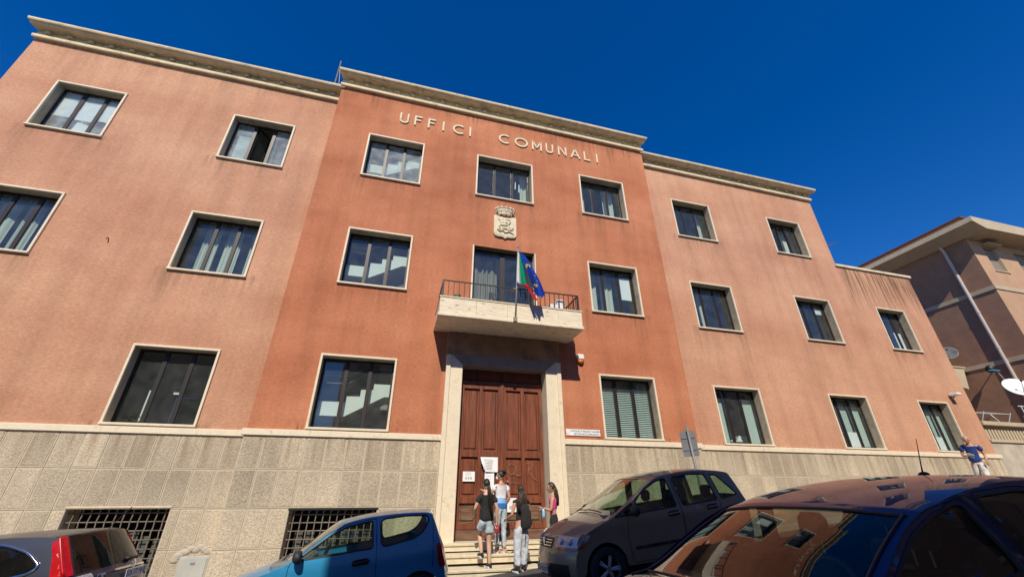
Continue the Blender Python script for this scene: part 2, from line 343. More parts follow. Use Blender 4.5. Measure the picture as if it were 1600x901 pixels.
ch = [H('C1', 1), H('C1', 2), H('C1', 3), H('C3', 1), H('C3', 2), H('C3', 3), H('C2', 3), (1.78, 3.88, 6.25, 8.97), (1.2, 4.48, -.5, 5.84)]
rh = [H('R1', 1), H('R1', 2), H('R1', 3), H('R2', 1), H('R2', 2), H('R2', 3)]
eh = [H('R3', 1), H('R3', 2)]
ZS = 3.0
s1 = sill_stain(lh, .95); t1 = topstain(14.5, .8, 1.1)
wallskin('left_wing_wall', -12.34, -3.31, ZS, 14.7, WY, lh, m_wing, lambda x, z: s1(x, z)+t1(x, z)+.22*max(0, 1-(z-ZS)/.5))
s2 = sill_stain(ch, .7); t2 = topstain(14.95, 1.0, 1.1)
wallskin('centre_wall', -3.31, 8.9, ZS, 15.2, 0, ch, m_centre, lambda x, z: s2(x, z)+t2(x, z)+.25*max(0, 1-(z-ZS)/.5)+(.55*max(0, 1-abs(x-.95)/.18) if z < 5.9 else 0)+(.7*max(0, 1-(8.97+.45-z)/.45)*0))
s3 = sill_stain(rh, 1.0); t3 = topstain(14.5, .6, .8)
wallskin('right_wing_wall', 8.9, 18.28, ZS, 14.7, WY, rh, m_wing, lambda x, z: s3(x, z)+t3(x, z)+.2*max(0, 1-(z-ZS)/.5))
s4 = sill_stain(eh, .7)
wallskin('low_wing_wall', 18.28, 22.66, ZS, 10.85, WY, eh, m_ext, lambda x, z: s4(x, z)+1.7*max(0, 1-(10.9-z)/(1.2+1.7*n1(x*3.1+2)))*(.6+.6*n1(x*5))+1.2*max(0, 1-(10.9-z)/.55)+.2*max(0, 1-(z-ZS)/.5))
# side and back faces and roofs
g = G()
g.add([(-3.31, 0, -1), (-3.31, WY, -1), (-3.31, WY, 15.2), (-3.31, 0, 15.2)], [(0, 1, 2, 3)], 1)
g.add([(8.9, 0, -1), (8.9, WY, -1), (8.9, WY, 15.2), (8.9, 0, 15.2)], [(3, 2, 1, 0)], 1)
for (x0, x1, zt) in ((-12.34, -3.31, 14.9), (-3.31, 8.9, 15.3), (8.9, 18.28, 14.9), (18.28, 22.66, 10.85)):
    y0 = WY if x0 != -3.31 else 0
    g.add([(x0, 14, -3), (x1, 14, -3), (x1, 14, zt), (x0, 14, zt)], [(0, 1, 2, 3)])
    g.add([(x0, y0, zt-.25), (x1, y0, zt-.25), (x1, 14, zt-.25), (x0, 14, zt-.25)], [(0, 1, 2, 3)])
for (x, za, zb, ya) in ((-12.34, -3, 14.7, WY), (18.28, 10.5, 14.7, WY), (22.66, -3, 10.85, WY), (-3.312, 14.4, 15.2, WY), (8.902, 14.4, 15.2, WY)):
    g.add([(x, ya, za), (x, 14, za), (x, 14, zb), (x, ya, zb)], [(0, 1, 2, 3)])
g.out('outer_shell', [m_wing, m_centre], B)
# stone base: backing, then single slabs
BW = [(-6.25, -4.43, .1, 1.46, WY), (-2.03, -.17, .1, 1.40, 0)]     # basement openings
def base_back(x0, x1, y, holes, name):
    xs = sorted(set([x0, x1]+[h[0] for h in holes]+[h[1] for h in holes])); zs = sorted(set([-2.2, 2.93]+[h[2] for h in holes]+[h[3] for h in holes]))
    q = G()
    for a, b in zip(xs, xs[1:]):
        for c, d in zip(zs, zs[1:]):
            if any(h[0] < (a+b)/2 < h[1] and h[2] < (c+d)/2 < h[3] for h in holes): continue
            q.add([(a, y, c), (b, y, c), (b, y, d), (a, y, d)], [(0, 1, 2, 3)])
    return q.out(name, m_mortar, B)
def slab(parent, x0, x1, z0, z1, y):
    e = .005; b = .022; yf = y-.013-.003*random.random(); p = .003+.006*random.random()
    R_ = [(x0+e, x1-e, z0+e, z1-e, y), (x0+e, x1-e, z0+e, z1-e, yf), (x0+e+b, x1-e-b, z0+e+b, z1-e-b, yf), (x0+e+b+.008, x1-e-b-.008, z0+e+b+.008, z1-e-b-.008, yf-p)]
    V = []; F = []; M_ = []
    for (a, b_, c, d, yy) in R_: V += [(a, yy, c), (b_, yy, c), (b_, yy, d), (a, yy, d)]
    for k in range(3):
        for i in range(4): j = (i+1) % 4; F.append((k*4+i, k*4+j, k*4+4+j, k*4+4+i)); M_.append(0 if k == 2 else 1)
    F.append((12, 13, 14, 15)); M_.append(0)
    return mk('stone_slab', (V, F), [m_slab, m_margin], parent, False, M_)
ROWS = [2.93, 2.21, 1.43, .68, -.08, -.84]
def slabs(parent, x0, x1, y, wd, holes):
    n = round((x1-x0)/wd); st = (x1-x0)/n
    for r in range(len(ROWS)-1):
        zt, zb = ROWS[r], ROWS[r+1]
        for i in range(n):
            a, b = x0+i*st, x0+(i+1)*st
            if zt < gz(b)+.12: continue
            hit = [h for h in holes if a < h[1]-.03 and b > h[0]+.03 and zb < h[3]-.05 and zt > h[2]]
            if hit:
                h = hit[0]
                if a < h[0]-.04: slab(parent, a, h[0], zb, zt, y)
                elif b > h[1]+.04: slab(parent, h[1], b, zb, zt, y)
                continue
            slab(parent, a, b, zb, zt, y)
bb = base_back(-12.36, -3.33, WY-.02, [BW[0][:4]], 'left_base'); slabs(bb, -12.36, -3.33, WY-.02, .455, [BW[0]])
bb = base_back(-3.33, 1.16, -.02, [BW[1][:4]], 'centre_base'); slabs(bb, -3.33, 1.16, -.02, .449, [BW[1]])
bb = base_back(4.52, 8.92, -.02, [], 'centre_base'); slabs(bb, 4.52, 8.92, -.02, .44, [])
bb = base_back(8.92, 22.68, WY-.02, [], 'right_base'); slabs(bb, 8.92, 22.68, WY-.02, .46, [])
g = G()
for x, ya in ((-3.33, -.02), (8.92, -.02)): g.add([(x, -.02, -1), (x, WY, -1), (x, WY, 2.95), (x, -.02, 2.95)], [(0, 1, 2, 3)])
g.out('base_return', m_mortar, B)
for (a, b, y) in ((-12.42, -3.38, WY), (-3.385, 1.165, 0), (4.515, 8.975, 0), (8.98, 22.78, WY)):
    g = G().cbox(a, b, y-.085, y+.06, 2.92, 3.065, .012); g.out('string_course', m_trav, B)
# cornices
br = None
def cornice(x0, x1, y, zb, zt, name='cornice'):
    global br
    c = G(); h = zt-zb
    P = [(0, zb), (-.11, zb), (-.125, zb+.03), (-.125, zb+.11), (-.10, zb+.125), (-.05, zb+.13), (-.05, zt-.16), (-.32, zt-.15), (-.34, zt-.12), (-.34, zt-.10), (-.40, zt-.09), (-.42, zt-.05), (-.42, zt), (0, zt+.03)]
    n = len(P); V = []
    for (xx, sgn) in ((x0, -1), (x1, 1)):
        for (d, z) in P: V.append((xx+sgn*(-d)*.28, y+d, z))
    F = [(i, i+n, (i+1) % n+n, (i+1) % n) for i in range(n)]+[tuple(range(n-1, -1, -1)), tuple(range(n, 2*n))]
    o = mk(name, (V, F), m_corn, B)
    k = int((x1-x0)/.55); zt2 = zb+.26
    for i in range(k):
        if br is None: br = G().cbox(-.07, .07, -.15, -.04, -.05, .05, .02).out('bracket', m_corn, o); br.location = (x0+.3, y, zt2); continue
        inst(br, o, (x0+.3+i*(x1-x0-.6)/(k-1), y, zt2))
    return o
cornice(-12.34, -3.31, WY, 14.48, 14.96); cornice(-3.31, 8.9, 0, 14.93, 15.45); cornice(8.92, 18.28, WY, 14.48, 14.96)
G().cbox(18.2, 22.78, WY-.07, WY+.3, 10.82, 10.95, .012).out('coping', m_corn, B)

# windows
ROOMY = 4.2
CAS = {}
def curtain(parent, x0, x1, z0, z1, y, m=None, amp=.03, wl=.13, seed=0):
    k = max(6, int((x1-x0)/.018)); rnd = random.Random(seed)
    ph = rnd.random()*6
    v, f = grid(k, 2, lambda u, t: (x0+(x1-x0)*u, y+amp*math.sin((x0+(x1-x0)*u)/wl*6.28+ph+1.5*math.sin(u*9+ph)), z0+(z1-z0)*t))
    return mk('curtain', (v, f), m or m_curt, parent, True)
def window(c, f, content=None, glass=None, open_mid=False, small=False, panes=(1, 1, 1)):
    x0, x1, z0, z1 = hole(c, f); y = 0 if c[0] == 'C' else WY
    t = .055; d = .30
    wpart = empty('window', (0, 0, 0), parent=B)
    s = G()
    yo = y-.045
    s.cbox(x0, x0+t, yo, y+.02, z0+t, z1-t, .006); s.cbox(x1-t, x1, yo, y+.02, z0+t, z1-t, .006)
    s.cbox(x0, x1, yo, y+.02, z1-t, z1, .006)
    s.out('stone_surround', m_trav, wpart)
    s = G(); e2 = t-.006
    s.box(x0, x0+e2, y+.021, y+d, z0+t, z1-t); s.box(x1-e2, x1, y+.021, y+d, z0+t, z1-t); s.box(x0, x1, y+.021, y+d, z1-e2, z1)
    s.out('reveal_lining', m_lining, wpart)
    G().cbox(x0-.005, x1+.005, yo-.03, y+d, z0, z0+t, .008).out('sill', m_trav, wpart)
    a, b, lo, hi = x0+t, x1-t, z0+t, z1-t
    yf = y+.25
    fr = G(); e = .05
    fr.box(a, a+e, yf, yf+.07, lo, hi); fr.box(b-e, b, yf, yf+.07, lo, hi); fr.box(a+e, b-e, yf, yf+.07, lo, lo+e); fr.box(a+e, b-e, yf, yf+.07, hi-e, hi)
    iw = (b-a)/3
    for k in (1, 2): fr.box(a+iw*k-.047, a+iw*k+.047, yf+.005, yf+.06, lo+e, hi-e)
    fr.out('frame', m_dark, wpart)
    for k in range(3):
        p0 = a+iw*k+(.047 if k else e); p1 = a+iw*(k+1)-(.047 if k < 2 else e)
        if open_mid and k == 1:
            q = G(); w_ = p1-p0
            q.box(0, .04, -.02, .02, 0, hi-lo-2*e); q.box(w_-.04, w_, -.02, .02, 0, hi-lo-2*e); q.box(.04, w_-.04, -.02, .02, 0, .04); q.box(.04, w_-.04, -.02, .02, hi-lo-2*e-.04, hi-lo-2*e)
            cs = q.out('open_casement', m_dark, wpart); cs.location = (p0+.02, yf+.06, lo+e); cs.rotation_euler = (0, 0, math.radians(62))
            gp = mk('open_pane', ([(.04, 0, .04), (w_-.04, 0, .04), (w_-.04, 0, hi-lo-2*e-.04), (.04, 0, hi-lo-2*e-.04)], [(0, 1, 2, 3)]), m_glass, wpart)
            gp.location = cs.location; gp.rotation_euler = cs.rotation_euler
            continue
        G().add([(p0-.005, yf+.03, lo+e-.005), (p1+.005, yf+.03, lo+e-.005), (p1+.005, yf+.03, hi-e+.005), (p0-.005, yf+.03, hi-e+.005)], [(0, 1, 2, 3)]).out('pane', glass or m_glass, wpart)
    # the room behind
    if c != 'C1':
        r = G(); rx0, rx1, rz0, rz1, ry0, ry1 = x0-.7, x1+.7, z0-.75, z1+.25, y+d+.02, y+ROOMY
        v = [(x, yy, z) for z in (rz0, rz1) for yy in (ry0, ry1) for x in (rx0, rx1)]
        r.add(v, [(0, 1, 3, 2), (4, 6, 7, 5), (2, 3, 7, 6), (0, 2, 6, 4), (1, 5, 7, 3)])
        q = [(x0, z0), (x1, z0), (x1, z1), (x0, z1)]; Q = [(rx0, rz0), (rx1, rz0), (rx1, rz1), (rx0, rz1)]
        V = [(p[0], ry0, p[1]) for p in q+Q]
        r.add(V, [(i, (i+1) % 4, (i+1) % 4+4, i+4) for i in range(4)])
        r.out('room', m_room, wpart)
    yc = y+.62
    for it in content or []:
        kind, u0, u1, v0, v1 = it[:5]; p0 = a+(b-a)*u0; p1 = a+(b-a)*u1; q0 = lo+(hi-lo)*v0; q1 = lo+(hi-lo)*v1
        if kind == 'cur': curtain(wpart, p0, p1, q0-.5 if v0 <= 0 else q0, q1, yc, seed=hash((c, f, u0)) % 999)
        elif kind == 'blind': G().box(p0, p1, yf+.16, yf+.165, q0, q1).out('roller_blind', m_blind, wpart)
        elif kind == 'sheet':
            k = it[5] if len(it) > 5 else 0
            mk('paper_sheet', ([(p0, yf+.05, q0), (p1, yf+.05+.02*k, q0+.02*k), (p1-.01*k, yf+.05, q1-.03*k), (p0+.02*k, yf+.055, q1)], [(0, 1, 2, 3)]), m_paper, wpart)
        elif kind == 'ven':
            for i in range(int((q1-q0)/.055)):
                z = q0+i*.055
                mk('blind_slat', ([(p0, yf+.10, z), (p1, yf+.10, z), (p1, yf+.135, z+.034), (p0, yf+.135, z+.034)], [(0, 1, 2, 3)]), m_blind, wpart)
        elif kind == 'desk':
            G().box(p0, p1, yf+.35, yf+.95, q0, q0+.04).out('desk', m_white, wpart)
            G().cbox(p0+.15, p0+.5, yf+.4, yf+.6, q0+.04, q0+.32, .02).out('printer', m_black, wpart)
            G().box(p0+.55, p1-.05, yf+.4, yf+.6, q0+.05, q0+.12).box(p0+.6, p1-.1, yf+.4, yf+.62, q0+.12, q0+.2).out('paper_stack', m_paper, wpart)
        elif kind == 'bar':
            G().box(p0, p1, yf+.5, yf+.54, q0, q1).out('pale_rail', m_white, wpart)
        elif kind == 'plant':
            q = G(); rd = random.Random(3)
            for i in range(40):
                cx, cz = p0+(p1-p0)*rd.random(), q0+(q1-q0)*rd.random()**1.5; an = rd.random()*3.1; l = .07
                q.add([(cx, yf+.25, cz), (cx+l*math.cos(an)*.5, yf+.22, cz+.03), (cx+l*math.cos(an), yf+.2, cz+l*math.sin(an)), (cx+l*math.cos(an)*.5, yf+.27, cz+.0)], [(0, 1, 2, 3)])
            q.out('pot_plant_leaves', m_leaf, wpart)
    return wpart
m_stored = pbr('stored_boards', (.075, .08, .07), .8, var=.3)
m_leaf = pbr('house_plant', (.09, .13, .03), .5, var=.3)
window('L1', 3, [('sheet', .02, .27, .42, .98, 2), ('sheet', .35, .62, .40, .95, 0), ('sheet', .4, .66, .0, .36, 3), ('sheet', .68, .98, .45, .93, 1), ('cur', 0, 1, -1, 1.0)], m_dusty)
window('L2', 3, [('blind', .03, .30, .14, .93), ('blind', .69, .72, .1, .95)], m_dusty, open_mid=True)
window('L1', 2, [('cur', .05, .32, -.5, 1.1), ('cur', .42, .62, -.5, 1.1), ('cur', .8, .98, -.5, 1.1)])
window('L2', 2, [('cur', .12, .34, -.5, 1.1), ('cur', .44, .68, -.5, 1.1), ('cur', .82, 1.0, -.5, 1.1)])
window('L1', 1, [('cur', .05, .95, -.5, 1.1)])
window('L2', 1, [('bar', .15, .18, .02, .5), ('bar', .55, .58, .05, .48), ('bar', .45, .58, .46, .49), ('plant', .08, .26, .0, .14)])
window('C1', 1); window('C1', 2); window('C1', 3, None, m_dusty)
window('C2', 3, [('cur', .86, 1.0, -.5, 1.1), ('sheet', .72, .75, .45, .65, 1), ('sheet', .79, .82, .38, .6, 1)])
window('C3', 3, [('cur', 0, .22, -.5, 1.2), ('cur', .66, .92, -.5, 1.1)])
window('C3', 2, [('cur', 0, .28, -.5, 1.1), ('cur', .36, .62, -.5, 1.1), ('sheet', .72, .94, .38, .86, 0)])
window('C3', 1, [('ven', .0, 1, .0, .98)])
window('R1', 3, [('cur', .8, 1, -.5, 1.1), ('sheet', .72, .8, .02, .06, 0)])
window('R2', 3, [('cur', .68, .95, -.5, 1.1)], open_mid=True)
window('R1', 2, [('cur', .0, .22, -.5, 1.1), ('cur', .38, .56, -.5, 1.1)])
window('R2', 2, [('cur', .0, .1, -.5, .6), ('sheet', .7, .92, .72, .88, 1)])
window('R3', 2, [('sheet', .3, .4, .15, .6, 1), ('sheet', .58, .85, .0, .5, 1), ('cur', 0, .2, -.5, 1.1)])
window('R1', 1, [('blind', .02, .30, -.02, .86), ('blind', .70, .98, -.02, .86), ('desk', .3, 1, .08, .2)])
window('R2', 1, [('blind', .36, .64, .3, .92), ('blind', .69, .98, .05, .92), ('sheet', .36, .64, .02, .32, 0)])
window('R3', 1, [('blind', .34, .64, .3, .92), ('blind', .69, .98, .02, .92), ('sheet', .36, .64, .02, .3, 0)])
# stairwell behind the left windows of the centre block
st = empty('staircase', (0, 0, 0), parent=B)
r = G(); v = [(x, yy, z) for z in (2.0, 14.6) for yy in (.33, 3.4) for x in (-2.9, .5)]
r.add(v, [(0, 1, 3, 2), (4, 6, 7, 5), (2, 3, 7, 6), (0, 2, 6, 4), (1, 5, 7, 3)]); r.out('stairwell_walls', m_room, st)
FL = [(-2.75, 3.84), (-2.75, 3.50), (-1.30, 3.50), (-.38, 4.04), (.45, 4.06), (.45, 4.38), (-.68, 4.37), (-.68, 4.21), (-.99, 4.20), (-.99, 4.02), (-1.33, 4.01), (-1.33, 3.86)]
for k in range(3):
    G().prism([(x, z+k*4.06) for x, z in FL], .44, 1.5).out('stair_flight', m_white, st)
    G().tube([(-2.7, .5, 4.55+k*4.06), (-1.35, .5, 4.55+k*4.06), (-.7, .5, 5.0+k*4.06), (.4, .5, 5.02+k*4.06)], .012, 6).tube([(-2.7, .5, 4.35+k*4.06), (-1.35, .5, 4.35+k*4.06), (-.7, .5, 4.8+k*4.06), (.4, .5, 4.82+k*4.06)], .008, 6).out('handrail', m_metalg, st)

# portal, door, steps
m_lintel = pbr('lintel_shaded_stone', (.27, .225, .195), .8, var=.2, scale=3, bump=.2, dirt=(.16, .13, .11), dscale=3, ramp=(.45, .75))  # jamb stone darkened: the shade under the balcony is put into its colour
po = empty('entrance_portal', (0, 0, 0), parent=B)
for (a, b, ins) in ((1.16, 1.62, 1), (4.06, 4.52, -1)):
    G().cbox(a, b, -.11, .42, -.3, 5.20, .012).out('jamb', m_trav, po)
    x = a-.002 if ins > 0 else b-.118
    G().cbox(x, x+.12, -.15, -.10, -.3, 5.18, .008).out('jamb_moulding', m_trav, po)
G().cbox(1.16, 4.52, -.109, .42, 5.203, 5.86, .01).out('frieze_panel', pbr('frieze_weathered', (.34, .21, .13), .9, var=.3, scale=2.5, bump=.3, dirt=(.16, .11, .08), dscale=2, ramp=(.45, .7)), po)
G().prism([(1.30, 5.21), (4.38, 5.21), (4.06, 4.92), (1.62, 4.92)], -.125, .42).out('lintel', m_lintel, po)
dr = empty('entrance_door', (0, 0, 0), parent=B)
G().box(1.63, 4.05, .36, .42, .70, 5.1).out('door_backing', m_wood, dr)
def leaf(x0, x1, z0, z1):
    L_ = G(); w_ = .10
    L_.cbox(x0, x0+w_, .27, .36, z0, z1, .008); L_.cbox(x1-w_, x1, .27, .36, z0, z1, .008)
    mid = (x0+x1)/2
    L_.cbox(mid-.05, mid+.05, .272, .36, z0, z1, .008)
    rails = [z0, 1.50, 2.58, z1-.13]
    for k, z in enumerate(rails):
        h = (.13, .15, .15, .13)[k]
        for (p, q) in ((x0+w_, mid-.05), (mid+.05, x1-w_)): L_.cbox(p, q, .274, .36, z, z+h, .008)
    o = L_.out('door_leaf', m_wood, dr)
    for k in range(3):
        zb = rails[k]+(.13, .15, .15)[k]; zt = rails[k+1]
        for (p, q) in ((x0+w_, mid-.05), (mid+.05, x1-w_)):
            e = .045
            V = [(p, .335, zb), (q, .335, zb), (q, .335, zt), (p, .335, zt), (p+e, .335, zb+e), (q-e, .335, zb+e), (q-e, .335, zt-e), (p+e, .335, zt-e),
                 (p+e+.03, .305, zb+e+.03), (q-e-.03, .305, zb+e+.03), (q-e-.03, .305, zt-e-.03), (p+e+.03, .305, zt-e-.03)]
            F = [(8, 9, 10, 11)]
            for i in range(4): j = (i+1) % 4; F += [(i, j, 4+j, 4+i), (4+i, 4+j, 8+j, 8+i)]
            mk('door_panel', (V, F), m_woodold if k == 0 else m_wood, o)
    return o
leaf(1.66, 2.83, .93, 4.50); leaf(2.86, 4.03, .93, 4.50)
G().cbox(2.79, 2.90, .235, .30, .93, 4.56, .012).out('door_astragal', m_wood, dr)
G().cbox(1.64, 4.04, .25, .36, .70, .925, .01).out('kick_board', m_woodold, dr)
G().cbox(1.64, 4.04, .25, .36, 4.505, 4.60, .01).out('transom_rail', m_wood, dr)
for x0, x1 in ((1.66, 2.80), (2.88, 4.03)): G().cbox(x0, x1, .31, .36, 4.62, 5.08, .02).out('transom_panel', m_wood, dr)
G().ell((3.0, .25, 2.0), (.03, .03, .03), 10, 6).out('door_knob', m_metalg, dr)
STEPS = [(.70, -.36), (.52, -.78), (.31, -1.28)]
for k, (z, yf) in enumerate(STEPS):
    zb = (.55, .36, .02)[k]
    q = G(); x0, x1 = 1.02-.0*k, 4.72
    P = [(.4, zb), (yf+.03, zb), (yf+.03, z-.05), (yf, z-.045), (yf-.005, z-.01), (yf+.01, z), (.4, z)]
    n = len(P); xs = [x0, x0+1.2, x0+2.45, x1]
    V = [(x, p[0], p[1]-(.0 if k < 2 else 0)) for x in (x0, x1) for p in P]
    q.add(V, [(i, i+n, (i+1) % n+n, (i+1) % n) for i in range(n)]+[tuple(range(n-1, -1, -1)), tuple(range(n, 2*n))])
    q.out('step', m_step, B)

# balcony and its door
bal = empty('balcony', (0, 0, 0), parent=B)
BX0, BX1, BY = .76, 4.84, -1.2
G().box(BX0+.03, BX1-.03, BY+.03, 0, 5.90, 6.40).out('balcony_core', m_corn, bal)
G().cbox(BX0-.03, BX1+.03, BY-.03, -.004, 5.87, 5.955, .01).out('balcony_lip', m_travrough, bal)
xs = [BX0, 1.75, 2.62, 3.35, 4.1, BX1]
for a, b in zip(xs, xs[1:]): G().cbox(a+.002, b-.002, BY, BY+.06, 5.96, 6.41, .004).out('fascia_slab', m_travrough, bal)
for x in (BX0, BX1-.06): G().cbox(x, x+.06, BY+.062, -.005, 5.96, 6.41, .004).out('fascia_slab', m_travrough, bal)
G().cbox(BX0-.02, BX1+.02, BY-.02, -.003, 6.412, 6.45, .006).out('balcony_coping', m_trav, bal)
def pipe(pts, r, name, m, par, n=6): return G().tube(pts, r, n).out(name, m, par, True)
rb = G()
RZ0, RZ1 = 6.45, 6.97; RY = BY+.08; RX0, RX1 = BX0+.06, BX1-.06
rl = G(); rl.box(RX0-.02, RX1+.02, RY-.02, RY+.02, RZ1-.02, RZ1+.005); rl.box(RX0-.018, RX0+.018, RY+.02, -.004, RZ1-.02, RZ1+.004); rl.box(RX1-.018, RX1+.018, RY+.02, -.004, RZ1-.02, RZ1+.004)
rl.box(RX0, RX1, RY-.012, RY+.012, RZ0+.03, RZ0+.05)
rl.out('handrail', m_black, bal)
for x in (RX0, RX1): G().box(x-.025, x+.025, RY-.025, RY+.025, RZ0, RZ1-.021).out('corner_post', m_black, bal)
b0 = G().box(-.009, .009, -.009, .009, RZ0, RZ1-.021).out('baluster', m_black, bal)
k = 27; b0.location = (RX0+(RX1-RX0)/k, RY, 0)
for i in range(2, k): inst(b0, bal, (RX0+(RX1-RX0)*i/k, RY, 0))
for x in (RX0, RX1):
    for i in range(1, 8): inst(b0, bal, (x, RY+1.1*i/8, 0))
bd = empty('balcony_door', (0, 0, 0), parent=B)
G().cbox(1.75, 1.80, -.04, .30, 6.42, 8.97, .006).out('stone_surround', m_trav, bd)
G().cbox(3.86, 3.90, -.02, .30, 6.42, 8.97, .006).out('stone_surround', m_trav, bd)
q = G(); a, b, lo, hi = 1.80, 3.86, 6.42, 8.97; yf = .22
q.box(a, a+.06, yf, yf+.07, lo, hi); q.box(b-.06, b, yf, yf+.07, lo, hi); q.box(a+.06, b-.06, yf, yf+.07, hi-.06, hi); q.box(a+.06, b-.06, yf, yf+.07, lo, lo+.1)
q.box(2.72, 2.88, yf-.01, yf+.075, lo+.1, hi-.06); q.box(3.66, 3.70, yf-.01, yf+.075, lo+.1, hi-.06); q.out('frame', m_dark, bd)
for (p0, p1) in ((1.855, 2.725), (2.875, 3.665), (3.695, 3.805)): G().add([(p0, yf+.03, lo+.095), (p1, yf+.03, lo+.095), (p1, yf+.03, hi-.055), (p0, yf+.03, hi-.055)], [(0, 1, 2, 3)]).out('pane', m_glass, bd)
curtain(bd, 1.86, 2.72, 6.4, 9.0, .62, clothmat('curtain_beige', (.40, .37, .30), .3), .05, .19, 4)
r = G(); v = [(x, yy, z) for z in (6.0, 9.3) for yy in (.31, 4.2) for x in (1.1, 4.6)]
r.add(v, [(0, 1, 3, 2), (4, 6, 7, 5), (2, 3, 7, 6), (0, 2, 6, 4), (1, 5, 7, 3)]); r.out('room', m_room, bd)
G().box(2.44, 2.66, .55, .56, 7.42, 7.6).out('dark_notice', m_black, bd)
# basement grilles
for k, (x0, x1, z0, z1, y) in enumerate(BW):
    gr = empty('basement_window', (0, 0, 0), parent=B)
    q = G(); yb = y-.02
    q.add([(x0, yb, z0), (x0, yb+.5, z0), (x0, yb+.5, z1), (x0, yb, z1)], [(0, 1, 2, 3)]); q.add([(x1, yb, z0), (x1, yb+.5, z0), (x1, yb+.5, z1), (x1, yb, z1)], [(0, 1, 2, 3)])
    q.add([(x0, yb, z1), (x1, yb, z1), (x1, yb+.5, z1), (x0, yb+.5, z1)], [(0, 1, 2, 3)]); q.add([(x0, yb, z0), (x1, yb, z0), (x1, yb+.5, z0), (x0, yb+.5, z0)], [(0, 1, 2, 3)])
    q.out('opening_reveal', m_mortar, gr)
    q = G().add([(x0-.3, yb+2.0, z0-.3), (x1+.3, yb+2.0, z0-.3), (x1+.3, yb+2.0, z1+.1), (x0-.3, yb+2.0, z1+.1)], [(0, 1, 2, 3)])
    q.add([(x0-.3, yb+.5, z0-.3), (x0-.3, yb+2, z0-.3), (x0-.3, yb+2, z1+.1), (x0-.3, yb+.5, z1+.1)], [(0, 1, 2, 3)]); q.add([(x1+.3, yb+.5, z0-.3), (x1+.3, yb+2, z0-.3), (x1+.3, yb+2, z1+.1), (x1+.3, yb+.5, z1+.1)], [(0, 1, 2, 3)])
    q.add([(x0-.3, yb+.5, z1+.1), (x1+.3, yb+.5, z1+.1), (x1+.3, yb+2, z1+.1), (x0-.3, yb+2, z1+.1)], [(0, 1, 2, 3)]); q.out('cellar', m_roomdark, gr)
    G().cbox(x0-.02, x1+.02, yb-.03, yb+.1, z1-.012, z1+.028, .006).out('grille_lintel', m_black if k else m_mortar, gr)
    n = 12; yg = yb+.10
    for i in range(n):
        x = x0+.1+(x1-x0-.2)*i/(n-1)
        pts = [(x, yg, z0)]; 
        for j in range(13):
            z = z0+.02+(z1-z0-.05)*j/12; pts.append((x, yg+.014*(1 if j % 2 else -1), z))
        pts.append((x+.03, yg-.05, z1-.02))
        G().tube(pts, .014, 5).out('grille_bar', m_iron, gr, True)
    for j in range(8):
        z = z1-.10-(z1-z0-.12)*j/7.5
        G().tube([(x0+.0, yg, z), (x1, yg, z)], .013, 5).out('grille_crossbar', m_iron, gr, True)
    for i in range(7):          # stored slats leaning behind the grille
        x = x0+.15+i*(x1-x0-.3)/6.5; o_ = G().box(x, x+.16, yb+.38, yb+.40, z0, z0+.75+.3*n1(i*1.7+k*5)).out('stored_board', m_stored, gr); o_.rotation_euler = (0, 0, 0)

# lettering
def stroke_letter(ch):
    q = G(); h = .47; t = .062; d = .045
    def bar(x0, z0, x1, z1, w=t):
        L_ = math.hypot(x1-x0, z1-z0); nx, nz = -(z1-z0)/L_*w/2, (x1-x0)/L_*w/2
        q.prism([(x0+nx, z0+nz), (x0-nx, z0-nz), (x1-nx, z1-nz), (x1+nx, z1+nz)], -d, -.004)
    def arc(cx, cz, rx, rz, a0, a1, k=18):
        for i in range(k):
            A, B_ = math.radians(a0+(a1-a0)*i/k), math.radians(a0+(a1-a0)*(i+1)/k)
            o_ = [(cx+rx*math.cos(a), cz+rz*math.sin(a)) for a in (A, B_)]; n_ = [(cx+(rx-t)*math.cos(a), cz+(rz-t)*math.sin(a)) for a in (A, B_)]
            q.prism([o_[0], o_[1], n_[1], n_[0]], -d, -.004)
    if ch == 'I': bar(0, -h/2, 0, h/2)
    if ch == 'U': bar(-.13, -.10, -.13, h/2); bar(.13, -.10, .13, h/2); arc(0, -.08, .1675, .17, 180, 360)
    if ch == 'F': bar(-.10, -h/2, -.10, h/2); bar(-.10+t/2, h/2-t/2, .14, h/2-t/2); bar(-.10+t/2, .03, .10, .03)
    if ch == 'C': arc(.03, 0, .25, h/2, 50, 310)
    if ch == 'O': arc(0, 0, .27, h/2, 0, 360, 28)
    if ch == 'M': bar(-.17, -h/2, -.17, h/2); bar(.17, -h/2, .17, h/2); bar(-.16, h/2-.03, 0, -.12, t*.9); bar(.16, h/2-.03, 0, -.12, t*.9)
    if ch == 'N': bar(-.15, -h/2, -.15, h/2); bar(.15, -h/2, .15, h/2); bar(-.14, h/2-.03, .14, -h/2+.03, t*.9)
    if ch == 'A': bar(-.19, -h/2, -.0, h/2); bar(.19, -h/2, .0, h/2); bar(-.10, -.09, .10, -.09, t*.8)
    if ch == 'L': bar(-.11, -h/2, -.11, h/2); bar(-.11+t/2, -h/2+t/2, .14, -h/2+t/2)
    return q
let = tag(empty('wall_lettering', (2.8, 0, 14.0)), 'cream stone letters reading UFFICI COMUNALI below the cornice', 'lettering')
for chh, x in zip('UFFICICOMUNALI', (-.99, -.5, -.01, .43, 1.0, 1.44, 2.78, 3.46, 4.10, 4.63, 5.17, 5.73, 6.25, 6.69)):
    o = stroke_letter(chh).out('letter', m_stone, let); o.location = (x-2.8, 0, 0); o['label'] = 'cream letter ' + chh
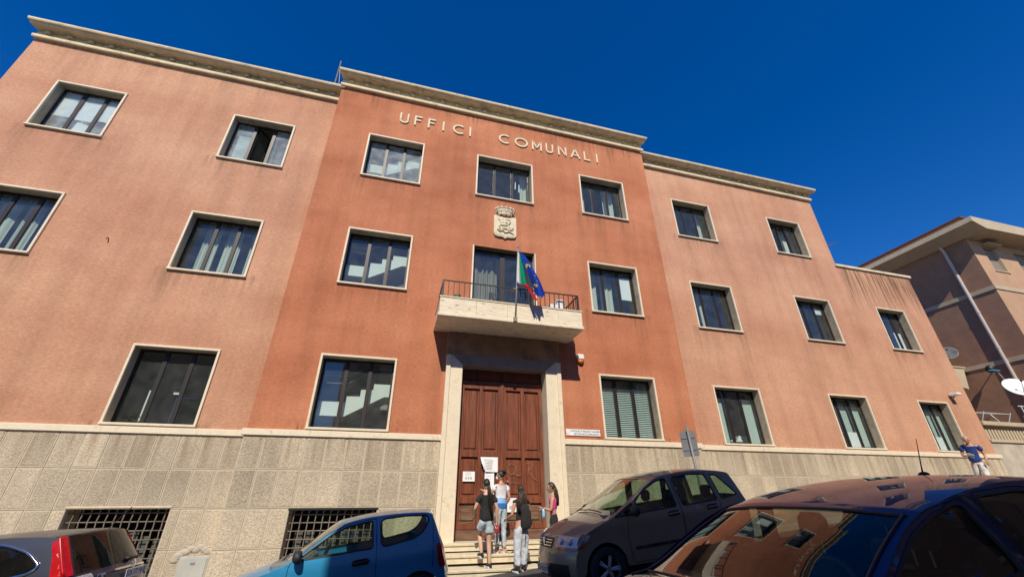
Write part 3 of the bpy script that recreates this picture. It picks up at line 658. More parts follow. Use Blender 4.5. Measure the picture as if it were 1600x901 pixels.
# coat of arms
ca = tag(empty('coat_of_arms', (2.82, 0, 9.9)), 'cream stone coat of arms with crown above the balcony door', 'coat of arms')
sh = [(-.39, .38), (-.2, .36), (0, .40), (.2, .36), (.39, .38), (.39, -.36), (.35, -.44), (.22, -.47), (.08, -.47), (0, -.53), (-.08, -.47), (-.22, -.47), (-.35, -.44), (-.39, -.36)]
q = G().prism(sh, -.075, -.004); q.prism([(x*.9, z*.9) for x, z in sh], -.085, -.076); q.out('shield', m_stone, ca)
q = G()
def blob(x, z, rx, rz, d=.05): q.ell((x, -.09, z), (rx, d, rz), 10, 6)
for a in ((-.12, .20, .05, .06), (-.12, .10, .07, .09), (-.05, .0, .15, .06), (.12, .06, .05, .05), (.16, .14, .04, .05), (.03, .22, .04, .05), (.03, .12, .055, .07), (-.2, -.05, .035, .09), (.12, -.08, .035, .09), (-.02, -.14, .1, .05), (.16, -.17, .12, .05), (.25, -.10, .05, .05), (-.2, -.2, .07, .03), (.1, .24, .02, .03), (.15, .22, .03, .02)): blob(*a)
q.tube([(-.28, -.09, -.22), (-.18, -.1, -.28), (-.08, -.1, -.24), (0, -.1, -.32), (.12, -.1, -.26), (.28, -.09, -.32)], .03, 6)
q.tube([(-.25, -.1, .22), (.2, -.1, -.1)], .012, 5)
autosmooth(q.out('relief_figures', m_stone, ca), 60)
q = G()
for i in range(15):
    a = math.pi*i/14; q.add([], [])
def crn(u, t): a = math.pi*u; r_ = .23+.09*t; return (-r_*math.cos(a), -.05-.14*math.sin(a)*(.8+.4*t), .40+.24*t)
v, f = grid(18, 4, crn); q.add(v, f)
for i in range(7):
    x, y_, z = crn(i/6, 1.0); q.ell((x, y_, z+.025), (.035, .03, .05), 8, 6); q.tube([(x, y_, z-.14), (x, y_, z)], .012, 5)
q.tube([crn(i/18, 1) for i in range(19)], .018, 6); q.tube([crn(i/18, .05) for i in range(19)], .022, 6); q.tube([crn(i/18, .6) for i in range(19)], .012, 6)
autosmooth(q.out('crown', m_stone, ca), 50)
#--PART2--
# ------------------------------------------------------------------ neighbouring house on the right
NX, NYF = 30.0, .76
nb = tag(empty('neighbour_house', (NX, NYF, 2.5)), 'brown rendered apartment house with wide flat eaves at the right edge', 'building')
def nbp(g, name, m): o = g.out(name, m, nb); o.location = (-NX, -NYF, -2.5); return o
WT = 14.75
def rect_holes(x0, x1, z0, z1, holes, mapf):
    xs = sorted(set([x0, x1]+[h[0] for h in holes]+[h[1] for h in holes])); zs = sorted(set([z0, z1]+[h[2] for h in holes]+[h[3] for h in holes]))
    q = G()
    for a, b in zip(xs, xs[1:]):
        for c, d in zip(zs, zs[1:]):
            if any(h[0] < (a+b)/2 < h[1] and h[2] < (c+d)/2 < h[3] for h in holes): continue
            q.add([mapf(a, c), mapf(b, c), mapf(b, d), mapf(a, d)], [(0, 1, 2, 3)])
    return q
FH = [(31.0, 32.1, 12.75, 14.3), (33.6, 35.0, 12.0, 14.3), (31.9, 33.6, 8.9, 11.0), (36, 37.3, 8.9, 11.0), (31.6, 33, 5.3, 7.4)]
nbp(rect_holes(NX, 46, 0, WT, FH, lambda a, c: (a, NYF, c)), 'front_wall', m_nfront)
nbp(rect_holes(NYF, 16, 0, WT, [(7.0, 8.0, 13.2, 14.3)], lambda a, c: (NX, a, c)), 'side_wall', m_nside)
nbp(G().box(NX+.3, 46, 15.9, 16, 0, WT), 'back_wall', m_nside)
for h in FH:
    nbp(G().box(h[0], h[1], NYF+.16, NYF+.17, h[2], h[3]), 'shutter', m_roomgrey if False else m_nside)
    nbp(G().box(h[0]-.06, h[1]+.06, NYF-.05, NYF+.2, h[2]-.07, h[2]-.005), 'window_sill', m_ncream)
    nbp(G().box(h[0], h[0]+.02, NYF, NYF+.16, h[2], h[3]).box(h[1]-.05, h[1], NYF-.02, NYF+.16, h[2], h[3]).box(h[0], h[1], NYF, NYF+.16, h[3]-.02, h[3]), 'window_reveal', m_ncream)
    q = G()
    for i in range(1, int((h[3]-h[2])/.12)): q.box(h[0]+.02, h[1]-.05, NYF+.145, NYF+.16, h[2]+i*.12, h[2]+i*.12+.09)
    nbp(q, 'shutter_slats', pbr('shutter_grey', (.30, .25, .2), .7, var=.1))
nbp(G().box(NX+.15, NX+.2, 7.0, 8.0, 13.2, 14.3), 'side_window', m_dark)
nbp(G().box(31.0, 32.15, NYF-.35, NYF-.02, 14.32, 14.40), 'window_hood', m_ncream)
for z in (11.68, 7.95, 4.4): nbp(G().box(NX-.05, 46, NYF-.05, NYF-.003, z-.22, z).box(NX-.05, NX-.003, NYF-.003, 15.8, z-.22, z), 'floor_band', m_ncream)
nbp(G().box(33.2, 46, NYF-1.0, NYF-.06, 11.2, 11.5).box(33.2, 46, NYF-1.0, NYF-.92, 11.5, 12.3), 'front_balcony', m_ncream)
e = 1.05
nbp(G().prism([(NX-e, 14.98), (NX-e+.05, 15.28), (47, 15.28), (47, 14.98), (NX-.2, 14.62)], NYF-e, 17), 'eaves_slab', m_ncream)
nbp(G().box(NX-.25, 46, NYF-.3, 16, 15.29, 15.75), 'parapet', m_nfront)
nbp(G().box(NX-.42, 46.2, NYF-.45, 16.2, 15.75, 15.83), 'roof_edge', m_roofred)
nbp(G().tube([(NX-.25, 1.85, 15.0), (NX-.25, 1.85, 14.7), (NX-.10, 1.85, 14.4), (NX-.10, 1.85, 4.0)], .075, 10), 'downpipe', m_pvc)
for z in (13, 10.5, 8.5, 6.4): nbp(G().tube([(NX-.10, 1.85, z), (NX-.10, 1.85, z+.08)], .09, 10), 'pipe_clip', m_pvc)
# terrace wall with balustrade between the two buildings
tw = tag(empty('terrace_wall', (26, .3, 2.2)), 'concrete retaining wall with cream balustrade beside the low wing', 'wall')
def twp(g, name, m): o = g.out(name, m, tw); o.location = (-26, -.3, -2.2); return o
twp(G().box(22.69, 40, .36, .7, 0, 3.52), 'retaining_wall', m_conc)
twp(G().cbox(22.7, 40, .30, .72, 3.523, 3.63, .01), 'plinth', m_ncream)
twp(G().cbox(22.7, 40, .28, .74, 4.17, 4.33, .015), 'balustrade_rail', m_ncream)
bl = twp(G().cbox(-.055, .055, .44, .56, 3.63, 4.17, .015), 'baluster', m_ncream)
bl.location = (22.95-26, -.3, -2.2)
for i in range(1, 52): inst(bl, tw, (22.95+i*.19-26, -.3, -2.2))
twp(G().box(22.7, 40, .75, 14, 3.3, 3.5), 'terrace_floor', m_pave)
# things on and by the terrace
def dish(name, label, loc, r, az, el, m, wallx):
    t = tag(empty(name, loc), label, 'satellite dish')
    v, f = grid(20, 6, lambda u, s: (r*s*math.cos(6.2832*u), r*s*math.sin(6.2832*u)*1.08, .22*r*s*s))
    d = mk('reflector', (v, f), m, t, True); so_ = d.modifiers.new('t', 'SOLIDIFY'); so_.thickness = .015
    rot = Vector((math.cos(el)*math.sin(az), -math.cos(el)*math.cos(az), math.sin(el))).to_track_quat('Z', 'Y').to_euler(); d.rotation_euler = rot
    ax = Vector((math.cos(el)*math.sin(az), -math.cos(el)*math.cos(az), math.sin(el)))
    G().tube([Vector((0, 0, -r*.9)), Vector((0, 0, -r*.5))+ax*r*.7, ax*r*.95], .014, 6).out('feed_arm', m_metalg, t)
    p = ax*r*.95; G().ell(p, (.05, .05, .05), 8, 6).out('receiver', m_black, t)
    G().tube([(0, 0.05, 0), (wallx-loc[0], .25, -.15)], .03, 8).out('bracket', m_metalg, t)
    return t
dish('satellite_dish', 'large white satellite dish above the balustrade at the right edge', (27.6, .95, 6.05), .52, math.radians(-35), math.radians(35), m_metalw, 30)
dish('satellite_dish', 'small grey satellite dish on the brown side wall', (29.55, 3.75, 8.75), .42, math.radians(-60), math.radians(30), pbr('dish_grey', (.13, .13, .13), .6, var=.1), 30)
lp = tag(empty('wall_lamp', (29.7, 2.5, 7.55)), 'black round flood lamp on the brown side wall', 'lamp')
G().tube([(0, 0, 0), (-.18, -.1, -.02), (-.32, -.18, -.05)], [.10, .17, .2], 12).out('lamp_housing', m_black, lp, True); G().tube([(.3, 0, 0), (0, 0, 0)], .03, 6).out('lamp_arm', m_black, lp)
cn = tag(empty('door_canopy', (28.9, 4.4, 7.3)), 'cream wedge canopy fixed to the brown wall behind the low wing', 'canopy')
G().prism([(-1.3, .62), (1.1, .62), (1.1, .52), (.95, .5), (.6, -.55), (-1.3, -.2)], -.8, .8).out('canopy_body', m_ncream, cn); G().box(-1.35, 1.15, -.85, .85, .621, .69).out('canopy_top', m_ncream, cn)
bt = tag(empty('blue_bracket_lamp', (28.9, 2.0, 7.25)), 'small blue topped bracket beside the downpipe', 'bracket')
G().cbox(-.28, .28, -.1, .1, 0, .06, .02).out('blue_top', pbr('blue_plastic', (.12, .33, .55), .5, var=.05), bt); G().tube([(.2, 0, 0), (.7, .1, -.5)], .02, 6).out('bracket_arm', m_metalw, bt)
dk = tag(empty('drying_rack', (25.6, 1.3, 3.5)), 'white metal clothes drying rack behind the balustrade', 'drying rack')
for i in range(7): G().tube([(-1.2, -.3+.1*i, 1.35+.02*i), (.5, -.3+.1*i, 1.35+.02*i)], .012, 5).out('rack_wire', m_metalw, dk)
for x in (-1.2, .5): G().tube([(x, -.4, 0), (x+.05, .35, 1.48)], .018, 6).tube([(x, .4, 0), (x+.05, -.33, 1.40)], .018, 6).out('rack_leg', m_metalw, dk)
dk2 = tag(empty('metal_railing', (28.2, 1.0, 3.5)), 'white metal railing at the terrace edge below the large dish', 'railing')
for i in range(9): G().tube([(-1.0+.3*i, 0, .85), (-1.0+.3*i, 0, 1.75)], .018, 6).out('railing_bar', m_metalw, dk2)
G().tube([(-1.2, 0, 1.75), (1.6, 0, 1.75)], .022, 6).tube([(-1.2, 0, 1.3), (1.6, 0, 1.3)], .015, 6).out('railing_rail', m_metalw, dk2)
# house across the street (its shade falls on the road; its front shows only in reflections)
op = tag(empty('opposite_house', (14, -16, 1)), 'plain grey house across the street reflected in the ground floor windows', 'building')
def opp(g, name, m): o = g.out(name, m, op); o.location = (-14, 16, -1); return o
OX0, OX1, OY, OZ = -3.45, 60, -14.3, 12.05
oh = [(x, x+1.3, z, z+1.9) for x in (-2.6, .6, 4.2, 7.8, 11.5, 15.2, 19, 23, 27) for z in (3.6, 7.1)]
opp(rect_holes(OX0, OX1, -2, OZ, oh, lambda a, c: (a, OY, c)), 'front_wall', m_opp)
opp(G().add([(OX0, OY, -2), (OX0, -26, -2), (OX0, -26, OZ), (OX0, OY, OZ), (OX1, OY, OZ), (OX1, -26, OZ)], [(0, 1, 2, 3), (3, 2, 5, 4)]), 'side_wall_and_roof', m_opp)
for h in oh:
    opp(G().box(h[0], h[1], OY-.2, OY-.15, h[2], h[3]), 'shutter', m_dark)
    opp(G().box(h[0]-.1, h[1]+.1, OY-.02, OY+.08, h[2]-.1, h[2]-.002), 'window_sill', m_white)
opp(G().box(OX0, OX1, OY+.003, OY+.06, 6.2, 6.35), 'floor_band', m_white)

op2 = tag(empty('opposite_house', (-20, -26, -1)), 'low dark house across a side street reflected in the left ground floor window', 'building')
o2h = [(x, x+1.4, z, z+2.0) for x in (-36, -31, -26, -21, -16, -12) for z in (2.6, 6.4)]
def opp2(g, name, m): o = g.out(name, m, op2); o.location = (20, 26, 1); return o
opp2(rect_holes(-40, -9.2, -5, 12.2, o2h, lambda a, c: (a, -24, c)), 'front_wall', m_nside)
opp2(G().add([(-9.2, -24, -5), (-9.2, -36, -5), (-9.2, -36, 12.2), (-9.2, -24, 12.2), (-40, -24, 12.2), (-40, -36, 12.2)], [(0, 1, 2, 3), (3, 2, 5, 4)]), 'side_wall_and_roof', m_nside)
for h in o2h: opp2(G().box(h[0], h[1], -24.25, -24.2, h[2], h[3]), 'shutter', m_dark)
# ------------------------------------------------------------------ small things on the facade
pl = tag(empty('wall_plaque', (5.14, 0, 3.25)), 'white plaque with two lines of black text beside the entrance', 'sign')
G().cbox(-.52, .52, -.03, -.003, -.085, .085, .006).out('plate', m_paper, pl)
m_ink = pbr('black_ink', (.02, .02, .025), .6, var=.02)
def text(s, size, parent, loc, rot, m, name, ext=.002, align='CENTER', sx=1.0):
    c = bpy.data.curves.new(name, 'FONT'); c.body = s; c.size = size; c.align_x = align; c.align_y = 'CENTER'; c.extrude = ext; c.resolution_u = 3
    t = bpy.data.objects.new(name, c); COL.objects.link(t)
    dg = bpy.context.evaluated_depsgraph_get(); me = bpy.data.meshes.new_from_object(t.evaluated_get(dg)); bpy.data.objects.remove(t)
    me.materials.clear(); me.materials.append(m); o = link(bpy.data.objects.new(name, me), parent); o.location = loc; o.rotation_euler = rot; o.scale = (sx, 1, 1)
    return o
R90 = math.radians(90)
text('COMUNE DI REGGIO CALABRIA', .07, pl, (.07, -.033, .035), (R90, 0, 0), m_ink, 'text_line', sx=.93); text('SETTORE SERVIZI DEMOGRAFICI', .062, pl, (.10, -.033, -.04), (R90, 0, 0), m_ink, 'text_line', sx=.86)
G().lathe([(0, -.006), (.055, -.006), (.06, 0), (.0, 0)], 20, axis='y').out('round_emblem', m_metalw, pl).location = (-.46, -.033, 0)
al = tag(empty('alarm_siren', (5.22, 0, 5.38)), 'white alarm siren box with orange lens beside the balcony', 'alarm')
G().cbox(-.11, .11, -.13, -.003, -.03, .15, .03).out('housing', m_metalw, al); autosmooth(G().ell((0, -.06, -.07), (.10, .07, .07), 14, 8).out('lens', m_orange, al))
cc = tag(empty('security_camera', (21.6, WY, 5.25)), 'small white security camera near the right corner of the facade', 'camera')
G().cbox(-.12, .12, -.34, -.05, -.02, .09, .02).out('camera_body', m_metalw, cc); G().tube([(.02, -.003, -.12), (.02, -.10, -.06), (.02, -.16, -.02)], .025, 8).out('camera_bracket', m_metalg, cc)
cb = tag(empty('meter_cabinet', (-3.68, WY, .2)), 'light grey metal meter cabinet set in the stone base', 'cabinet')
G().cbox(-.27, .27, -.10, -.03, -.55, .36, .01).out('cabinet_box', m_cab, cb); G().cbox(-.24, .24, -.115, -.101, -.5, .33, .005).out('cabinet_door', m_cab, cb); G().box(-.04, .04, -.122, -.116, .22, .26).out('latch', m_metalg, cb)
mt_ = G()
for i in range(16):
    a = math.pi*i/15; mt_.ell((-.0-.36*math.cos(a)*(1+.15*n1(i*3.3)), -.045, .30+.16*math.sin(a)*(1+.4*n1(i*2.1))), (.08, .02, .06), 8, 5)
autosmooth(mt_.out('patch_mortar', m_conc, cb), 60)
pn_ = [('paper_notice', 'white notice with three small pictures on the left door leaf', (1.82, 2.13, 2.00, 2.23), 0), ('paper_notice', 'large torn white notice with curling corner on the door', (2.24, 2.73, 2.22, 2.58), 1),
       ('paper_notice', 'tall narrow white notice hanging below the torn notice', (2.39, 2.64, 1.62, 2.27), 2), ('paper_notice', 'small white notice between the two middle visitors', (3.0, 3.24, 1.30, 1.62), 0)]
for nm, lb, (x0, x1, z0, z1), k in pn_:
    t = tag(empty(nm, ((x0+x1)/2, .27, (z0+z1)/2)), lb, 'notice', 'paper notices on the entrance door')
    hw_, hh = (x1-x0)/2, (z1-z0)/2; yy = -.012-.006*k-(.024 if k == 1 else 0)
    if k == 1:
        mk('sheet', ([(-hw_+.02, yy, hh), (hw_, yy, hh), (hw_, yy-.004, -hh), (-hw_*.35, yy-.03, -hh*.95), (-hw_*.75, yy-.04, hh*.1)], [(0, 1, 2, 3, 4)]), m_paper, t)
        mk('curled_corner', ([(-hw_, yy-.006, hh*.95), (-hw_*.75, yy-.05, hh*.05), (-hw_*.3, yy-.07, -hh*1.3), (-hw_*.55, yy-.06, -hh*.5)], [(0, 1, 2, 3)]), m_cab, t)
    else: G().box(-hw_, hw_, yy-.002, yy, -hh, hh).out('sheet', m_paper, t)
    lk = G()
    for i in range(3 if k == 0 else 8):
        z = hh*.75-i*hh*(.3 if k == 0 else .2)
        lk.box(-hw_*.6, hw_*(.3+.3*n1(i*1.3+k)), yy-(.034 if k == 1 else .004), yy-(.033 if k == 1 else .003), z, z+.008)
    if k == 0:
        for i in range(3): lk.box(-hw_*.6+i*hw_*.42, -hw_*.6+i*hw_*.42+.05, yy-.004, yy-.003, -hh*.6, -hh*.1)
    lk.out('print', m_cab, t)
gf = tag(empty('graffiti', (3.4, .27, 2.2)), 'pale scratched letters on the right door leaf', 'graffiti')
ch_ = pbr('chalk', (.34, .18, .10), .9, var=.3, scale=20)
q = G().tube([(-.28+.11*math.cos(a*.45), -.006, .10+.13*math.sin(a*.45)) for a in range(15)], .005, 4).tube([(-.24, -.006, .0), (-.12, -.006, -.06), (-.02, -.006, -.02)], .007, 4)
q.out('scratched_letter', ch_, gf)
G().tube([(.12, -.006, .23), (.2, -.006, .27), (.29, -.006, .22), (.27, -.006, .12), (.18, -.006, .06), (.22, -.006, .0), (.30, -.006, -.1), (.42, -.006, -.17)], .006, 4).tube([(.2, -.006, .25), (.19, -.006, .08), (.17, -.006, -.05)], .005, 4).out('scratched_letter', ch_, gf)
G().tube([(-.5, -.006, .18), (-.48, -.006, -.05), (-.40, -.006, -.08), (-.38, -.006, .1)], .005, 4).tube([(-.38, -.006, -.22), (-.05, -.006, -.23)], .004, 4).out('scratched_letter', ch_, gf)
# flagpole and flags
fp = tag(empty('flagpole', (2.82, -1.26, 5.87)), 'slim grey flagpole fixed to the balcony front', 'flagpole')
G().tube([(0, 0, 0), (.10, -.01, 2.38)], .024, 10).out('pole', m_metalg, fp, True); G().ell((.103, -.01, 2.42), (.035, .035, .05), 10, 8).out('finial', m_iron, fp, True)
G().cbox(-.05, .05, -.03, .035, .0, .14, .008).out('foot_clamp', m_iron, fp); G().cbox(-.05, .05, -.03, .2, .98, 1.02, .006).out('upper_clamp', m_iron, fp)
G().tube([(0.04, .02, 1.0), (-.32, .15, .95)], .008, 5).tube([(0.04, .02, 1.0), (.42, .15, .95)], .008, 5).out('stay_wire', m_black, fp)
def flag(name, label, fn, mats, midx, nu=26, nv=18):
    t = tag(empty(name, (2.92, -1.27, 8.15)), label, 'flag', 'flags on the balcony pole')
    v, f = grid(nu, nv, fn)
    o = mk('cloth', (v, f), mats, t, True, [midx((i+.5)/nu, (j+.5)/nv) for i in range(nu) for j in range(nv)])
    return t, o
fblue = clothmat('flag_blue', (.02, .055, .36), .2, .05); fyel = clothmat('flag_yellow', (.75, .55, .05), .1); fgre = clothmat('flag_green', (.01, .30, .17), .3); fwhi = clothmat('flag_white', (.75, .75, .75), .3); fred = clothmat('flag_red', (.62, .05, .06), .3)
def eu(u, v):      # u: across the hanging folds, v: from the pole top down
    y0 = -.04-.36*v; xl = .03+.29*v**.9-.02*math.sin(v*5); xr = .07+.62*v**.62-.10*max(0, v-.6)**1.2*2
    z = -.06-1.50*v-.16*v*math.sin(u*3.14)*(v > .0)+.16*(1-u)*v*(v-.2)
    return (xl+(xr-xl)*u, y0-.07*math.sin(u*11+v*2.2)*min(1, v*2.2), z)
t, o = flag('european_flag', 'blue flag with yellow stars hanging on the balcony pole', eu, [fblue], lambda u, v: 0)
for k in range(12):
    a = 2*math.pi*k/12; cu, cv = .5+.30*math.cos(a), .52+.24*math.sin(a)
    st_ = []
    for i in range(10):
        rr_ = (.075 if i % 2 == 0 else .03); b_ = math.pi/2+math.pi*i/5
        p = Vector(eu(cu+rr_*math.cos(b_)*2.0, cv-rr_*math.sin(b_)*.6)); st_.append(p)
    pc = Vector(eu(cu, cv)); nrm = (Vector(eu(cu+.02, cv))-pc).cross(Vector(eu(cu, cv+.02))-pc).normalized()
    if nrm.y > 0: nrm = -nrm
    mk('star', ([p+nrm*.006 for p in st_]+[pc+nrm*.006], [(i, (i+1) % 10, 10) for i in range(10)]), fyel, t)
def it(u, v):
    if v < .78:
        t_ = v/.78; xl = -.01-.10*t_+.03*t_*t_; xr = .06+.14*t_
        return (xl+(xr-xl)*u, -.03-.05*t_-.05*math.sin(u*9)*t_, -.04-1.08*t_-.05*math.sin(u*3.1))
    t_ = (v-.78)/.22; return (.13+.10*u+.22*t_, -.08-.24*t_-.03*math.sin(u*9), -1.10-.62*t_)
flag('italian_flag', 'folded green white and red flag hanging behind the blue flag', it, [fgre, fwhi, fred], lambda u, v: 2 if v > .8 else (1 if u < .48 else 0))
# things left on the balcony
t = tag(empty('paint_tins', (1.25, -.9, 6.45)), 'small green tin left at the left end of the balcony', 'tin'); G().lathe([(0, 0), (.09, 0), (.09, .2), (.08, .21), (0, .21)], 14).out('tin', pbr('green_tin', (.05, .12, .06), .5), t)
t = tag(empty('white_crate', (4.2, -.85, 6.45)), 'white plastic crate behind the right balcony railing', 'crate'); G().cbox(-.25, .22, -.12, .12, 0, .24, .01).cbox(.0, .2, -.1, .1, .24, .42, .01).out('crate', m_metalw, t)
hk = tag(empty('wall_hook', (-7.9, WY, 7.75)), 'small rusty hook in the left wing wall', 'hook'); G().tube([(0, 0, 0), (0, -.06, .01), (.01, -.08, -.03), (0, -.07, -.05)], .014, 6).out('hook', m_iron, hk, True)
# roof aerials
t = tag(empty('roof_mast', (-3.9, 1.0, 14.7)), 'thin metal mast and stay on the roof beside the centre block', 'mast')
G().tube([(0, 0, 0), (0, 0, 2.9)], .025, 6).out('mast', m_iron, t); G().tube([(.35, 0, 0), (.02, 0, 2.6)], .012, 5).tube([(.9, 0, 1.2), (.02, 0, 2.5)], .008, 5).out('stay', m_iron, t)
t = tag(empty('television_aerial', (21.0, 2.2, 10.6)), 'thin television aerial on the low wing roof', 'aerial')
G().tube([(0, 0, 0), (.05, 0, 3.2)], .025, 6).out('mast', m_metalg, t); G().tube([(-.5, 0, 3.0), (.6, 0, 3.1)], .012, 5).out('boom', m_metalg, t)
for i in range(6): G().tube([(-.45+.2*i, -.3, 3.01+.02*i), (-.45+.2*i, .3, 3.01+.02*i)], .008, 4).out('element', m_metalg, t)
# road sign seen from behind
m_signback = pbr('sign_back_grey', (.20, .20, .205), .55, .3, var=.12)
sg = tag(empty('road_sign', (7.0, -2.2, gz(7.0)+.1)), 'grey back of a road sign on a leaning pole behind the brown car', 'road sign')
G().tube([(.02, 0, -.1), (-.10, 0, 2.45)], .03, 10).out('pole', m_signback, sg, True)
bm = bmesh.new(); 
pts = []
for (cx, cz, a0) in ((.13, .24, 0), (-.13, .24, 90), (-.13, -.24, 180), (.13, -.24, 270)):
    for i in range(5): a = math.radians(a0+i*22.5); pts.append((cx+.05*math.cos(a), cz+.05*math.sin(a)))
bm.free()
o = G().prism(pts, -.006, .0).out('plate', m_signback, sg); o.location = (-.08, .045, 2.03); o.rotation_euler = (0, math.radians(-2), math.radians(-45))
o = G().box(-.15, .15, -.02, -.007, .12, .15).box(-.15, .15, -.02, -.007, -.15, -.12).out('plate_rib', m_signback, sg); o.location = (-.08, .045, 2.03); o.rotation_euler = (0, math.radians(-2), math.radians(-45))
#--PART3--

# ------------------------------------------------------------------ cars
def paint(name, col, metal=.3, rough=.32, coat=1.0, dust=.0):
    m = pbr(name, col, rough, metal, .5, var=.05, scale=2, coat=coat, dirt=(.25, .21, .17) if dust else None, dscale=4, ramp=(.62-dust, 1.5))
    return m
m_tyre = pbr('tyre_rubber', (.018, .018, .018), .85, var=.2, scale=20, bump=.2)
m_rim = pbr('alloy_rim', (.42, .41, .40), .35, .8, var=.08)
m_trim = pbr('black_trim', (.02, .02, .022), .6, var=.1)
m_seat = pbr('seat_cloth', (.055, .052, .05), .9, var=.2, scale=30)
m_seatlt = pbr('cabin_plastic_grey', (.16, .16, .15), .7, var=.1)
m_cargl = glassmat('car_glass_clear', (.72, .82, .74), .02, boost=1.5)
m_cargl2 = glassmat('car_glass_tinted', (.48, .62, .52), .02, boost=1.5)
m_windsc = glassmat('windscreen_glass', (.50, .62, .50), .006, boost=1.15)
m_cardark = glassmat('car_glass_dark', (.10, .09, .085), .012, boost=.75)
m_lens = glassmat('lamp_lens_clear', (.9, .92, .95), .05, boost=.9)
m_chrome = pbr('chrome', (.75, .75, .76), .12, 1.0, var=.03)
m_redlens = pbr('red_lens', (.42, .003, .004), .2, 0, .4, var=.35, scale=16, coat=.6)
m_amber = pbr('amber_lens', (.50, .10, .03), .15, 0, .6, var=.15, scale=20, coat=1)
m_plate = pbr('number_plate', (.66, .66, .66), .5, var=.05)
m_refl = pbr('lamp_reflector', (.62, .62, .64), .42, .6, var=.35, scale=30, bump=.6, bscale=40)
def crom(P, n=5):
    out = []
    for i in range(len(P)-1):
        p0 = P[max(i-1, 0)]; p1 = P[i]; p2 = P[i+1]; p3 = P[min(i+2, len(P)-1)]
        for k in range(n):
            t = k/n
            out.append(tuple(.5*(2*b+(c-a)*t+(2*a-5*b+4*c-d)*t*t+(-a+3*b-3*c+d)*t*t*t) for a, b, c, d in zip(p0, p1, p2, p3)))
    out.append(tuple(P[-1])); return out
def inpoly(p, poly):
    x, z = p; c = False; j = len(poly)-1
    for i in range(len(poly)):
        a, b = poly[i], poly[j]
        if (a[1] > z) != (b[1] > z) and x < (b[0]-a[0])*(z-a[1])/(b[1]-a[1])+a[0]: c = not c
        j = i
    return c
def resample(poly, st):
    out = []
    for i in range(len(poly)):
        a, b = poly[i], poly[(i+1) % len(poly)]; k = max(1, math.ceil(math.hypot(b[0]-a[0], b[1]-a[1])/st))
        out += [(a[0]+(b[0]-a[0])*t/k, a[1]+(b[1]-a[1])*t/k) for t in range(k)]
    return out
def rounded(poly, r, n=4):
    out = []
    for i in range(len(poly)):
        a, b, c = Vector(poly[i-1]), Vector(poly[i]), Vector(poly[(i+1) % len(poly)])
        rr_ = min(r, (a-b).length*.45, (c-b).length*.45); p = b+(a-b).normalized()*rr_; q = b+(c-b).normalized()*rr_
        for k in range(n+1):
            t = k/n; out.append(tuple((1-t)**2*p+2*t*(1-t)*b+t*t*q))
    return out
